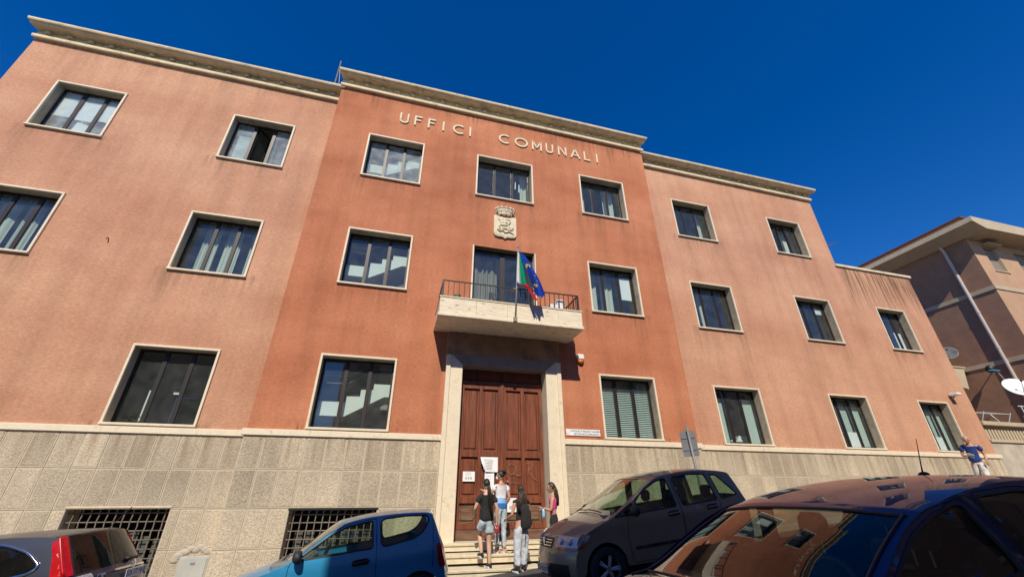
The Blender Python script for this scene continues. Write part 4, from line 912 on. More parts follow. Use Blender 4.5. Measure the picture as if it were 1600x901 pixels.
class Car:
    def __init__(s, name, label, W, segs, belt, tumble, sill, loc, paintm, wheels, group, front=(.7, .10), rear=(.7, .10), crown_k=3.0):
        s.W = W; s.belt = belt; s.tum = tumble; s.sill = sill; s.k = crown_k; s.pm = paintm; s.wheels = wheels
        s.segs = segs; P = []; s.rng = {}
        raw = []
        for nm, pts in segs:
            a = len(raw)-1 if raw else 0
            raw += pts; s.rng[nm] = (a, len(raw)-1)
        s.raw = raw; s.L = max(p[0] for p in raw); s.front = front; s.rear = rear
        s.dn = 5; s.pp = crom(raw, s.dn)
        s.o = tag(empty(name, loc, (0, -math.atan(SLOPE), 0)), label, 'car', group)
    def hw(s, x, z):
        b = 1.0; f, fa = s.front; r, ra = s.rear
        if x < f: b -= fa*((f-x)/f)**2.2
        if x > s.L-r: b -= ra*((x-s.L+r)/r)**2.2
        w = s.W/2*b
        if z > s.belt: w -= s.tum*(z-s.belt)+.06*(z-s.belt)**2
        else: w -= .16*(s.belt-z)**2*.7
        return w+.012*math.exp(-((z-s.belt+.12)/.07)**2)
    def prof(s, q):
        q = max(0, min(q*s.dn, len(s.pp)-1)); i = min(int(q), len(s.pp)-2); t = q-i
        return [a+(b-a)*t for a, b in zip(s.pp[i], s.pp[i+1])]
    def top(s, q, t, off=0.0):
        def P(q, t):
            x, z, dr, bw = s.prof(q); a = abs(t)
            return Vector((x+bw*a**2.2, s.hw(x+bw, z-dr)*t, z-dr*a**s.k))
        p = P(q, t)
        if off:
            e = .02; n = (P(q+e, t)-P(q-e, t)).cross(P(q, min(1, t+e))-P(q, max(-1, t-e))).normalized()
            c = Vector((s.L/2, 0, .6))
            if n.dot(p-c) < 0: n = -n
            p = p+n*off
        return p
    def patch(s, name, q0, q1, t0, t1, m, off=.004, nu=10, nv=16, parent=None, smooth=True):
        v, f = grid(nu, nv, lambda u, w: s.top(q0+(q1-q0)*u, t0+(t1-t0)*w, off)); return mk(name, (v, f), m, parent or s.o, smooth)
    def seg(s, name, part, m, t0=-1, t1=1, off=0.0, nv=24):
        a, b = s.rng[name]; return s.patch(part, a, b, t0, t1, m, off, (b-a)*4, nv)
    def side_pt(s, x, z, sg, off=0): return Vector((x, sg*(s.hw(x, z)+off), z))
    def side_panel(s, name, poly, m, off, sgs=(-1, 1), st=.07, parent=None, smooth=True, tag_=None):
        res = []
        for sg in sgs:
            V, F = s.tess(poly, st); res.append(mk(name, ([s.side_pt(x, z, sg, off) for x, z in V], F), m, parent or s.o, smooth))
        return res
    def tess(s, poly, st, holes=()):
        pts = resample(poly, st); E = [(i, (i+1) % len(pts)) for i in range(len(pts))]; al = list(pts)
        for h in holes:
            hp = resample(h, st); o_ = len(al); E += [(o_+i, o_+(i+1) % len(hp)) for i in range(len(hp))]; al += hp
        x0 = min(p[0] for p in pts); x1 = max(p[0] for p in pts); z0 = min(p[1] for p in pts); z1 = max(p[1] for p in pts)
        x = x0+st*.5
        while x < x1:
            z = z0+st*.5
            while z < z1:
                if inpoly((x, z), poly) and not any(inpoly((x, z), h) for h in holes) and min((x-a[0])**2+(z-a[1])**2 for a in al[:]) > (st*.45)**2 if len(al) < 4000 else True: al.append((x, z))
                z += st
            x += st
        r = delaunay_2d_cdt([Vector(p) for p in al], E, [], 0, 1e-6)
        V = [(v.x, v.y) for v in r[0]]; F = []
        for t in r[2]:
            c = (sum(V[i][0] for i in t)/3, sum(V[i][1] for i in t)/3)
            if inpoly(c, poly) and not any(inpoly(c, h) for h in holes): F.append(t)
        return V, F
    def edge_poly(s):                       # the side outline: upper edge, then sill with wheel arches
        up = [(p[0]+p[3], p[1]-p[2]) for p in s.pp]
        lo = []
        for (cx, cz, r) in reversed(s.wheels):
            R = r+.055
            for k in range(15):
                a = math.pi*k/14; lo.append((cx+R*math.cos(a), max(cz+R*math.sin(a), s.sill)))
        lo2 = [p for i, p in enumerate(lo) if i == 0 or p != lo[i-1]]
        a, b = up[0], up[-1]
        poly = up+[p for p in lo2]
        out = []
        for p in poly:
            if not out or math.hypot(p[0]-out[-1][0], p[1]-out[-1][1]) > .004: out.append(p)
        return out
    def build_side(s, doors, wins, glassm, rear_glass=None):
        poly = s.edge_poly()
        for sg in (-1, 1):
            V, F = s.tess(poly, .075, [d for d in doors])
            o = mk('body_side', ([s.side_pt(x, z, sg) for x, z in V], F), s.pm, s.o, True)
            for d in doors:
                hs_ = [w for w in wins if inpoly((sum(p[0] for p in w)/len(w), sum(p[1] for p in w)/len(w)), d)]
                V, F = s.tess(d, .075, hs_)
                dr_ = mk('door', ([s.side_pt(x, z, sg) for x, z in V], F), s.pm, s.o, True)
                pts = resample(d, .06); G().tube([s.side_pt(x, z, sg, .001) for x, z in pts+pts[:1]], .0045, 4, cap=False).out('door_seam', m_black, dr_)
            for k, w in enumerate(wins):
                V, F = s.tess(w, .09)
                mk('side_window', ([s.side_pt(x, z, sg, -.012) for x, z in V], F), rear_glass if rear_glass and k > 0 else glassm, s.o, True)
                pts = resample(w, .05); G().tube([s.side_pt(x, z, sg, -.004) for x, z in pts+pts[:1]], .013, 5, cap=False).out('window_seal', m_trim, s.o)
    def wheels_(s, spokes=5, hub=m_rim):
        for (cx, cz, r) in s.wheels:
            for sg in (-1, 1):
                y = sg*(s.W/2-.10)
                wh = empty('wheel', (cx, y, cz), parent=s.o)
                G().lathe([(r*.62, -.09), (r*.78, -.098), (r*.95, -.085), (r, -.06), (r, .06), (r*.95, .085), (r*.78, .098), (r*.62, .09)], 32, axis='y').out('tyre', m_tyre, wh, True)
                q = G().lathe([(r*.66, -.08), (r*.62, -.085), (r*.60, -.06), (r*.58, .07), (r*.64, .08)], 32, axis='y')
                for k in range(spokes):
                    for dd in (-.10, .10):
                        a = 2*math.pi*k/spokes+dd; a2 = 2*math.pi*k/spokes+dd*.7
                        p = Vector((r*.12*math.cos(a2), sg*.06, r*.12*math.sin(a2))); e = Vector((r*.62*math.cos(a), sg*.055, r*.62*math.sin(a)))
                        q.tube([p, e], [.022, .018], 6)
                q.tube([(0, sg*.02, 0), (0, sg*.075, 0)], r*.16, 14)
                autosmooth(q.out('rim', hub, wh), 40)
                G().lathe([(0, sg*.0), (r*.58, sg*.0)], 24, axis='y').out('brake_disc', m_black, wh)
                ar = []
                for k in range(17):
                    a = math.pi*k/16; ar.append((cx+(r+.058)*math.cos(a), cz+(r+.058)*math.sin(a)))
                V = [(x, sg*(s.hw(x, z)-.004), z) for x, z in ar]+[(x, sg*(s.W/2-.42), z) for x, z in ar]
                mk('wheel_arch', (V, [(i, i+1, i+18, i+17) for i in range(16)]), m_trim, s.o)
        G().box(.35, s.L-.35, -s.W/2+.22, s.W/2-.22, .17, s.sill+.12).out('underbody', m_trim, s.o)
    def cabin(s, x0, x1, rows, dash, seat_z=.45, hr=1.05, m=None):
        m = m or m_seat; w = s.W/2-.10
        G().box(x0, x1, -w, w, s.sill+.06, s.sill+.10).out('cabin_floor', m_trim, s.o)
        for sg in (-1, 1): G().box(x0+.1, x1, sg*(w+.02)-.02, sg*(w+.02)+.02, s.sill+.1, s.belt-.06).out('door_lining', m_trim, s.o)
        for r_ in rows:
            for sg in (-1, 1):
                se = empty('car_seat', (r_, sg*.37, 0), parent=s.o)
                a = G(); a.cbox(-.28, .26, -.23, .23, seat_z-.12, seat_z+.06, .05); autosmooth(a.out('cushion', m, se), 40)
                b = G().cbox(-.07, .07, -.22, .22, 0, hr-.22-seat_z, .05).out('seat_back', m, se); autosmooth(b, 40); b.location = (.28, 0, seat_z+.02); b.rotation_euler = (0, math.radians(14), 0)
                h = G().cbox(-.05, .05, -.13, .13, 0, .2, .045).out('headrest', m, se); autosmooth(h, 40); h.location = (.28+(hr-seat_z-.2)*.25, 0, hr-.13); h.rotation_euler = (0, math.radians(10), 0)
                G().tube([(.28+(hr-seat_z-.2)*.22, -.05, hr-.24), (.28+(hr-seat_z-.2)*.25, -.05, hr-.1)], .008, 5).tube([(.28+(hr-seat_z-.2)*.22, .05, hr-.24), (.28+(hr-seat_z-.2)*.25, .05, hr-.1)], .008, 5).out('headrest_post', m_metalg, se)
        dx, dz = dash
        G().cbox(dx-.35, dx+.12, -w, w, dz-.3, dz, .04).out('dashboard', m_seatlt, s.o)
        sw = G().lathe([(.185+.016*math.cos(a*.785), .016*math.sin(a*.785)) for a in range(9)], 24, axis='z').out('steering_wheel', m_trim, s.o); sw.location = (dx+.32, -.36, dz-.03); sw.rotation_euler = (0, math.radians(-65), 0)
    def mirror(s, x, z, m):
        for sg in (-1, 1):
            mi = G(); y = sg*(s.hw(x, z)+.11)
            mi.ell((x, y, z+.05), (.075, .11, .085), 12, 8, fn=lambda p, d: Vector((min(p.x, x+.045), p.y, p.z))); mi.tube([(x, sg*(s.hw(x, z)-.01), z), (x, y, z+.02)], .03, 6)
            autosmooth(mi.out('door_mirror', m, s.o), 50)
    def handle(s, x, z, m=None, sgs=(-1, 1)):
        for sg in sgs:
            a = s.side_pt(x, z, sg, .022); b = s.side_pt(x+.19, z+.012, sg, .022); 
            G().tube([s.side_pt(x-.01, z, sg, -.002), a, b, s.side_pt(x+.2, z+.012, sg, -.002)], .018, 8, flat=.8).out('door_handle', m or s.pm, s.o, True)
            s.side_panel('handle_recess', rounded([(x-.03, z-.04), (x+.2, z-.03), (x+.2, z+.05), (x-.03, z+.04)], .03), m_trim, .0025, (sg,))
    def wiper(s, q, t0, t1, n=6, dq=.25):
        G().tube([s.top(q+dq*k/n*.4, t0+(t1-t0)*k/n, .02) for k in range(n+1)], .010, 5).out('wiper', m_trim, s.o)
def place(xf, ynear, W): return (xf, -11.2+ynear+W/2, gz(xf))
GRP = 'cars in the street'
# profile points: x, z, edge drop, corner sweep
# --- brown-grey compact people carrier
pm_b = paint('paint_grey_brown', (.26, .22, .155), .2, .42, .8, .12)
c1 = Car('parked_car', 'grey brown five door hatchback parked facing downhill beside the entrance steps', 1.70,
  [('bumper', [(.10, .20, .02, .26), (.03, .26, .02, .26), (.0, .40, .02, .27), (.02, .54, .02, .27)]),
   ('grille', [(.05, .62, .02, .28), (.09, .70, .02, .28), (.13, .775, .03, .27)]),
   ('hood', [(.22, .84, .06, .22), (.50, .945, .085, .10), (.78, 1.02, .085, .04), (.93, 1.06, .08, .03)]),
   ('screen', [(1.10, 1.145, .08, .09), (1.50, 1.37, .08, .12), (1.82, 1.53, .075, .10)]),
   ('roof', [(2.05, 1.57, .06, .04), (2.5, 1.61, .055, .0), (3.0, 1.605, .055, 0), (3.45, 1.555, .06, -.03), (3.62, 1.52, .06, -.05)]),
   ('rearglass', [(3.70, 1.44, .05, -.08), (3.82, 1.10, .04, -.11)]),
   ('tail', [(3.88, .95, .03, -.14), (3.92, .70, .02, -.18), (3.93, .5, .02, -.2), (3.88, .28, .02, -.2)])],
  1.0, .27, .24, place(2.70, 6.95, 1.70), pm_b, [(.80, .30, .305), (3.29, .30, .305)], GRP, crown_k=2.1)
c1.seg('bumper', 'front_bumper', pm_b); c1.seg('grille', 'front_panel', pm_b); c1.seg('hood', 'bonnet', pm_b)
c1.seg('screen', 'windscreen', m_cargl2, -.9, .9, -.006)
for t in ((-1, -.9), (.9, 1)): c1.seg('screen', 'windscreen_pillar', pm_b, *t, nv=3)
c1.seg('roof', 'roof', pm_b); c1.seg('rearglass', 'rear_window', m_cargl2, -.86, .86, -.004)
for t in ((-1, -.86), (.86, 1)): c1.seg('rearglass', 'rear_pillar', pm_b, *t, nv=3)
c1.seg('tail', 'tailgate', pm_b)
w1 = rounded([(1.18, 1.03), (1.62, 1.28), (1.86, 1.40), (1.98, 1.445), (2.22, 1.475), (2.22, 1.035), (1.5, 1.02)], .05)
w0 = rounded([(1.02, .985), (1.30, 1.115), (1.40, 1.16), (1.44, 1.0)], .03)
w1 = rounded([(1.48, 1.005), (1.48, 1.20), (1.72, 1.335), (2.0, 1.445), (2.21, 1.475), (2.25, 1.03)], .05)
w2 = rounded([(2.37, 1.03), (2.34, 1.48), (2.75, 1.50), (3.05, 1.475), (3.10, 1.05)], .05)
w3 = rounded([(3.20, 1.055), (3.16, 1.46), (3.30, 1.44), (3.58, 1.10)], .04)
d1 = rounded([(1.26, .33), (1.22, .70), (1.26, 1.0), (1.44, 1.13), (1.72, 1.355), (2.0, 1.47), (2.29, 1.50), (2.31, 1.0), (2.31, .33)], .05)
d2 = rounded([(2.325, .33), (2.325, 1.0), (2.305, 1.505), (2.75, 1.525), (3.09, 1.50), (3.14, 1.0), (3.05, .72), (2.92, .52), (2.88, .33)], .05)
def sides(c, doors, wins, gm, gm2=None, extra_holes=()):
    poly = c.edge_poly()
    body_wins = [w for w in wins if not any(inpoly((sum(p[0] for p in w)/len(w), sum(p[1] for p in w)/len(w)), d) for d in doors)]
    for sg in (-1, 1):
        V, F = c.tess(poly, .075, doors+body_wins)
        mk('body_side', ([c.side_pt(x, z, sg) for x, z in V], F), c.pm, c.o, True)
        for d in doors:
            hs_ = [w for w in wins if inpoly((sum(p[0] for p in w)/len(w), sum(p[1] for p in w)/len(w)), d)]
            V, F = c.tess(d, .075, hs_); dr_ = mk('door', ([c.side_pt(x, z, sg) for x, z in V], F), c.pm, c.o, True)
            pts = resample(d, .06); G().tube([c.side_pt(x, z, sg, .0005) for x, z in pts+pts[:1]], .0045, 4, cap=False).out('door_seam', m_black, dr_)
        for k, w in enumerate(wins):
            V, F = c.tess(w, .09); mk('side_window', ([c.side_pt(x, z, sg, -.012) for x, z in V], F), gm2 if (gm2 and k > 1) else gm, c.o, True)
            pts = resample(w, .05); G().tube([c.side_pt(x, z, sg, -.004) for x, z in pts+pts[:1]], .014, 5, cap=False).out('window_seal', m_trim, c.o)
sides(c1, [d1, d2], [w1, w0, w2, w3], m_cargl2)
c1.wheels_(5); c1.cabin(.95, 3.6, [2.0, 2.85], (1.22, 1.02), .55, 1.22); c1.mirror(1.36, 1.0, m_trim)
c1.handle(2.06, .93); c1.handle(2.86, .955)
c1.wiper(c1.rng['screen'][0]+.12, -.62, -.02); c1.wiper(c1.rng['screen'][0]+.12, .0, .58)
c1.side_panel('door_moulding', rounded([(1.32, .50), (2.28, .515), (2.28, .56), (1.32, .545)], .02), m_trim, .012); c1.side_panel('door_moulding', rounded([(2.34, .515), (2.9, .525), (2.9, .57), (2.34, .56)], .02), m_trim, .012)
c1.patch('bumper_slot', .9, 2.2, -.86, -.34, m_black, .006); c1.patch('bumper_slot', .9, 2.2, .34, .86, m_black, .006)
c1.patch('lower_intake', .2, .8, -.6, .6, m_black, .006)
c1.patch('grille', 4.05, 5.9, -.36, .36, m_black, .006)
for k in range(3): c1.patch('grille_bar', 4.35+.5*k, 4.47+.5*k, -.33, .33, m_chrome, .014, 2, 14)
G().ell((0, 0, 0), (.015, .045, .065), 12, 8).out('badge', m_chrome, c1.o, True).location = c1.top(5.0, 0, .02)
for sg in (-1, 1):
    ta, tb = (.50, 1.0)
    c1.patch('lamp_bowl', 4.2, 6.5, sg*.47, sg*.985, m_refl, .003, 8, 12)
    hl = c1.patch('headlight', 4.35, 6.55, sg*.46, sg*.99, m_lens, .014, 8, 12)
    c1.patch('indicator_lens', 4.0, 4.4, sg*.46, sg*.99, m_amber, .012, 3, 12)
    for tt in (.6, .8): G().ell(c1.top(5.3, sg*tt, .004), (.04, .05, .05), 12, 8).out('lamp_projector', m_refl, c1.o, True)
    c1.side_panel('headlight_corner', rounded([(.33, .635), (.31, .70), (.40, .815), (.56, .80), (.50, .71)], .03), m_refl, .006, (sg,))
    c1.side_panel('indicator_corner', rounded([(.31, .60), (.32, .65), (.50, .705), (.46, .655)], .02), m_amber, .009, (sg,))
c1.side_panel('side_repeater', rounded([(1.10, .74), (1.17, .745), (1.17, .775), (1.10, .77)], .015), m_amber, .006)
def plate(c, q, s_, rot, name='number_plate', tx='CX 482 BN', off=.015, w=.26, back=False):
    p = c.top(q, 0, off); e = empty(name, p, rot, parent=c.o); 
    G().cbox(-w, w, -.008, .0, -.056, .056, .004).out('plate', m_plate, e); G().box(-w+.005, -w+.04, -.0095, -.0082, -.05, .05).box(w-.04, w-.005, -.0095, -.0082, -.05, .05).out('plate_band', pbr('plate_blue', (.02, .05, .3), .5), e)
    text(tx, .1, e, (0, -.009, 0), (R90, 0, 0), m_ink, 'plate_text', .001, sx=.85)
plate(c1, 1.55, 1, (0, 0, math.radians(-90)))

# --- small blue three door hatchback
pm_s = paint('paint_sky_blue', (.035, .31, .60), .35, .30, .8)
c2 = Car('parked_car', 'small bright blue three door hatchback parked left of the entrance steps', 1.51,
  [('bumper', [(.08, .22, .02, .2), (.0, .36, .02, .2), (.01, .50, .02, .2)]),
   ('grille', [(.04, .60, .03, .2), (.09, .69, .04, .18)]),
   ('hood', [(.18, .75, .06, .12), (.45, .83, .07, .06), (.75, .90, .07, .03), (.88, .93, .065, .03)]),
   ('screen', [(1.02, 1.0, .06, .08), (1.35, 1.22, .065, .11), (1.58, 1.345, .06, .09)]),
   ('roof', [(1.75, 1.375, .045, .04), (2.1, 1.408, .04, .0), (2.6, 1.412, .04, 0), (2.95, 1.39, .04, -.03), (3.04, 1.375, .045, -.04)]),
   ('rearglass', [(3.09, 1.32, .04, -.05), (3.20, .98, .03, -.06)]),
   ('tail', [(3.25, .85, .02, -.08), (3.30, .62, .02, -.10), (3.33, .5, .02, -.12), (3.31, .3, .02, -.12)])],
  .90, .20, .22, place(-2.16, 7.45, 1.51), pm_s, [(.62, .27, .27), (2.82, .27, .27)], GRP, crown_k=2.1)
for a, b in (('bumper', 'front_bumper'), ('grille', 'front_panel'), ('hood', 'bonnet'), ('roof', 'roof'), ('tail', 'tailgate')): c2.seg(a, b, pm_s)
c2.seg('screen', 'windscreen', m_cargl, -.91, .91, -.006); c2.seg('rearglass', 'rear_window', m_cargl, -.86, .86, -.004)
for t in ((-1, -.91), (.91, 1)): c2.seg('screen', 'windscreen_pillar', pm_s, *t, nv=3)
for t in ((-1, -.86), (.86, 1)): c2.seg('rearglass', 'rear_pillar', pm_s, *t, nv=3)
w1 = rounded([(1.13, .925), (1.30, 1.04), (1.55, 1.19), (1.78, 1.275), (2.13, 1.315), (2.15, .96)], .04)
w2 = rounded([(2.27, .955), (2.245, 1.325), (2.62, 1.335), (2.95, 1.31), (2.98, 1.24), (2.90, 1.10), (2.76, 1.02)], .09)
d1 = rounded([(1.02, .33), (1.0, .62), (1.04, .90), (1.28, 1.06), (1.55, 1.225), (1.78, 1.305), (2.19, 1.345), (2.205, .9), (2.19, .33)], .05)
sides(c2, [d1], [w1, w2], m_cargl)
c2.wheels_(6); c2.cabin(.95, 3.05, [1.85], (1.12, .93), .45, .80, m_seatlt); c2.mirror(1.16, .93, m_trim)
c2.handle(1.90, .80, m_trim)
c2.wiper(c2.rng['screen'][0]+.1, -.6, .0)
for sg in (-1, 1):
    c2.side_panel('rear_light', rounded([(3.12, .60), (3.08, .9), (3.14, .93), (3.22, .60)], .03), m_redlens, .008, (sg,))
    c2.side_panel('headlight', rounded([(.23, .55), (.22, .68), (.40, .72), (.42, .58)], .04), m_refl, .006, (sg,))
    c2.side_panel('quarter_seam', [(3.02, .62), (3.045, 1.33), (3.05, 1.33), (3.03, .62)], m_black, .002, (sg,))
c2.patch('rear_spoiler_lip', c2.rng['roof'][1]-.12, c2.rng['roof'][1]+.02, -.8, .8, m_trim, .012)
# --- dark blue sport utility car, seen from behind
pm_c = paint('paint_navy', (.010, .016, .035), .1, .40, .55)
c3 = Car('parked_car', 'dark navy sport utility car with tall red tail lights at the left edge', 1.82,
  [('bumper', [(.08, .3, .02, .25), (.0, .45, .02, .25), (.02, .62, .02, .25)]),
   ('grille', [(.06, .75, .03, .24), (.12, .86, .04, .2)]),
   ('hood', [(.3, .95, .07, .15), (.7, 1.05, .08, .06), (1.1, 1.12, .08, .03)]),
   ('screen', [(1.35, 1.24, .07, .1), (1.7, 1.43, .07, .12), (1.95, 1.56, .06, .1)]),
   ('roof', [(2.2, 1.60, .05, .04), (2.7, 1.64, .05, 0), (3.3, 1.64, .05, -.03), (3.8, 1.605, .05, -.10), (4.02, 1.58, .055, -.16)]),
   ('rearglass', [(4.10, 1.52, .05, -.20), (4.36, 1.13, .05, -.26)]),
   ('tail', [(4.42, 1.06, .04, -.28), (4.46, .95, .04, -.30), (4.48, .75, .03, -.30), (4.52, .6, .02, -.30), (4.50, .4, .02, -.30)])],
  1.08, .25, .32, place(-7.76, 7.45, 1.82), pm_c, [(.9, .36, .36), (3.52, .36, .36)], GRP, crown_k=2.0)
for a, b in (('bumper', 'front_bumper'), ('grille', 'front_panel'), ('hood', 'bonnet'), ('roof', 'roof'), ('tail', 'tailgate')): c3.seg(a, b, pm_c)
c3.seg('screen', 'windscreen', m_cargl2, -.9, .9, -.006); c3.seg('rearglass', 'rear_window', m_cardark, -.88, .88, -.003)
for t in ((-1, -.9), (.9, 1)): c3.seg('screen', 'windscreen_pillar', pm_c, *t, nv=3)
for t in ((-1, -.88), (.88, 1)): c3.seg('rearglass', 'rear_pillar', pm_c, *t, nv=3)
w1 = rounded([(1.45, 1.13), (1.75, 1.35), (2.05, 1.48), (2.5, 1.53), (2.55, 1.13)], .05)
w2 = rounded([(2.65, 1.13), (2.60, 1.535), (3.1, 1.54), (3.35, 1.51), (3.62, 1.40), (3.80, 1.24), (3.72, 1.17), (3.4, 1.13)], .08)
d1 = rounded([(1.3, .42), (1.32, 1.1), (1.7, 1.38), (2.05, 1.52), (2.585, 1.565), (2.6, .42)], .05)
sides(c3, [d1], [w1, w2], m_cardark)
c3.wheels_(5); c3.cabin(1.2, 4.0, [2.3, 3.2], (1.5, 1.08), .6, 1.25)
for sg in (-1, 1):
    pts = resample(rounded([(2.65, 1.13), (2.60, 1.535), (3.1, 1.54), (3.35, 1.51), (3.62, 1.40), (3.80, 1.24), (3.72, 1.17), (3.4, 1.13)], .08), .05)
    G().tube([c3.side_pt(x, z, sg, .004) for x, z in pts+pts[:1]], .018, 6, cap=False).out('window_chrome', m_chrome, c3.o, True)
    c3.side_panel('tail_light', rounded([(3.965, 1.085), (3.90, 1.30), (3.81, 1.49), (3.86, 1.505), (3.90, 1.455), (4.09, 1.085)], .02), m_redlens, .012, (sg,), .04)
    c3.side_panel('tail_light_lower', rounded([(3.93, .90), (3.965, 1.075), (4.09, 1.08), (4.12, .96)], .02), m_redlens, .012, (sg,), .04)
    q0 = c3.rng['rearglass'][0]; q1 = c3.rng['rearglass'][1]
    c3.patch('tail_light_inner', q0+.1, q1, sg*.91, sg*1.0, m_redlens, .012, 8, 4)
    c3.patch('reverse_lamp', q1+.15, q1+1.1, sg*.72, sg*.98, m_lens, .012, 6, 6); c3.patch('reverse_reflector', q1+.15, q1+1.1, sg*.72, sg*.98, m_refl, .006, 6, 6)
    G().tube([c3.top(q0+.12+(q1-q0-.12)*k_/10, sg*1.0, .0) for k_ in range(11)], .024, 8).out('lens_edge', m_redlens, c3.o, True)
    c3.patch('lens_divider', q0+.45, q0+.47, sg*.92, sg*1.0, m_trim, .016, 1, 4); c3.patch('lens_divider', q0+.72, q0+.735, sg*.92, sg*1.0, m_trim, .016, 1, 4)
q1 = c3.rng['rearglass'][1]
c3.patch('chrome_strip', q1+.75, q1+1.05, -.42, .42, m_chrome, .02, 3, 20)
e = G().ell((0, 0, 0), (.014, .055, .06), 14, 8).out('badge', m_chrome, c3.o, True); e.location = c3.top(q1+.7, 0, .03)
p = c3.top(q1+1.25, -.62, .012); text('CRV', .09, c3.o, p, (R90, 0, math.radians(90)), m_chrome, 'badge_lettering', .004, sx=1.3)
plate(c3, q1+1.75, 1, (0, 0, math.radians(90)), tx='DS 177 HH', off=.02)
G().tube([c3.top(q1-.12, t/10, .02) for t in range(0, 7)], .012, 5).out('rear_wiper', m_trim, c3.o)
G().ell(c3.top(q1-.1, 0, .02), (.05, .07, .03), 10, 6).out('wiper_base', m_trim, c3.o, True)
G().tube([c3.top(c3.rng['roof'][1]-.5, .2, 0), c3.top(c3.rng['roof'][1]-.5, .2, 0)+Vector((.22, 0, .26))], .006, 5).out('aerial', m_trim, c3.o)
# --- dark blue car passing close to the camera
pm_d = paint('paint_deep_blue', (.008, .022, .10), .0, .6, .72); pm_d.node_tree.nodes['Principled BSDF'].inputs['Specular IOR Level'].default_value = .1
c4 = Car('car', 'glossy dark blue car in the foreground with roof aerial and mirrored windscreen', 1.74,
  [('bumper', [(.08, .2, .02, .25), (.0, .42, .02, .25), (.02, .56, .02, .25)]),
   ('grille', [(.05, .62, .03, .25), (.10, .70, .04, .2)]),
   ('hood', [(.25, .78, .06, .12), (.6, .87, .07, .05), (1.0, .93, .07, .03), (1.10, .945, .06, .03)]),
   ('screen', [(1.24, .97, .05, .13), (1.62, 1.15, .05, .13), (1.98, 1.285, .05, .10)]),
   ('roof', [(2.12, 1.322, .055, .07), (2.5, 1.375, .055, .03), (3.0, 1.395, .055, 0), (3.5, 1.36, .055, -.03), (3.65, 1.325, .055, -.05)]),
   ('rearglass', [(3.75, 1.30, .05, -.07), (4.0, 1.0, .04, -.1)]),
   ('tail', [(4.08, .92, .03, -.12), (4.15, .7, .02, -.18), (4.17, .5, .02, -.2), (4.1, .28, .02, -.2)])],
  .92, .30, .22, place(.86, 1.78, 1.74), pm_d, [(.85, .31, .31), (3.45, .31, .31)], GRP, crown_k=2.6)
for a, b in (('bumper', 'front_bumper'), ('grille', 'front_panel'), ('hood', 'bonnet'), ('tail', 'tailgate')): c4.seg(a, b, pm_d)
a, b = c4.rng['roof']; c4.patch('roof', a, b, -1, 1, pm_d, 0, 40, 48)
a, b = c4.rng['screen']; c4.patch('windscreen', a, b, -.91, .91, m_windsc, -.004, 30, 48)
c4.seg('rearglass', 'rear_window', m_cardark, -.86, .86, -.004)
for t in ((-1, -.91), (.91, 1)):
    c4.seg('screen', 'windscreen_pillar', pm_d, *t, nv=3)
    a, b = c4.rng['screen']; tt = -.91 if t[0] < 0 else .91
    G().tube([c4.top(a+(b-a)*k/20, tt, .002) for k in range(21)], .010, 6).out('windscreen_seal', m_trim, c4.o, True)
G().tube([c4.top(c4.rng['screen'][1], -.93+1.86*k/24, .0) for k in range(25)], .010, 6).out('windscreen_seal', m_trim, c4.o, True)
for t in ((-1, -.86), (.86, 1)): c4.seg('rearglass', 'rear_pillar', pm_d, *t, nv=3)
w1 = rounded([(1.50, .92), (1.62, 1.015), (1.92, 1.165), (2.16, 1.235), (2.46, 1.28), (2.52, .94)], .07)
w2 = rounded([(2.66, .94), (2.60, 1.29), (3.0, 1.29), (3.3, 1.25), (3.52, 1.15), (3.45, .97)], .07)
d1 = rounded([(1.30, .33), (1.28, .88), (1.58, 1.04), (1.90, 1.195), (2.15, 1.268), (2.575, 1.312), (2.60, .9), (2.58, .33)], .06)
d2 = rounded([(2.595, .33), (2.615, .9), (2.59, 1.314), (3.0, 1.316), (3.32, 1.272), (3.56, 1.165), (3.5, .9), (3.3, .7), (3.15, .45), (3.1, .33)], .06)
sides(c4, [d1, d2], [w1, w2], glassmat('car_side_glass', (.42, .40, .34), .012, boost=.9))
for w_ in (w1, w2):
    for sg in (-1, 1):
        cx_, cz_ = sum(p[0] for p in w_)/len(w_), sum(p[1] for p in w_)/len(w_)
        ou = [(x+(x-cx_)*.06, z+(z-cz_)*.09) for x, z in w_]
        V, F = c4.tess(ou, .06, [w_]); mk('black_window_frame', ([c4.side_pt(x, z, sg, .003) for x, z in V], F), m_trim, c4.o, True)
c4.wheels_(5); c4.cabin(1.2, 3.7, [2.15, 3.0], (1.42, .90), .42, 1.12); c4.mirror(1.50, .76, pm_d)
p = c4.top(c4.rng['roof'][0]+3.95, .0, 0)
ra = empty('roof_aerial', p, parent=c4.o); G().ell((0, 0, .005), (.06, .03, .028), 14, 8).out('aerial_base', m_trim, ra, True); G().tube([(0, 0, .03), (.02, 0, .08), (.11, 0, .28)], [.007, .005, .0025], 6).out('aerial_rod', m_trim, ra, True)
c4.wiper(c4.rng['screen'][0]+.15, -.75, -.1); c4.wiper(c4.rng['screen'][0]+.15, -.05, .65)
#--PART4--

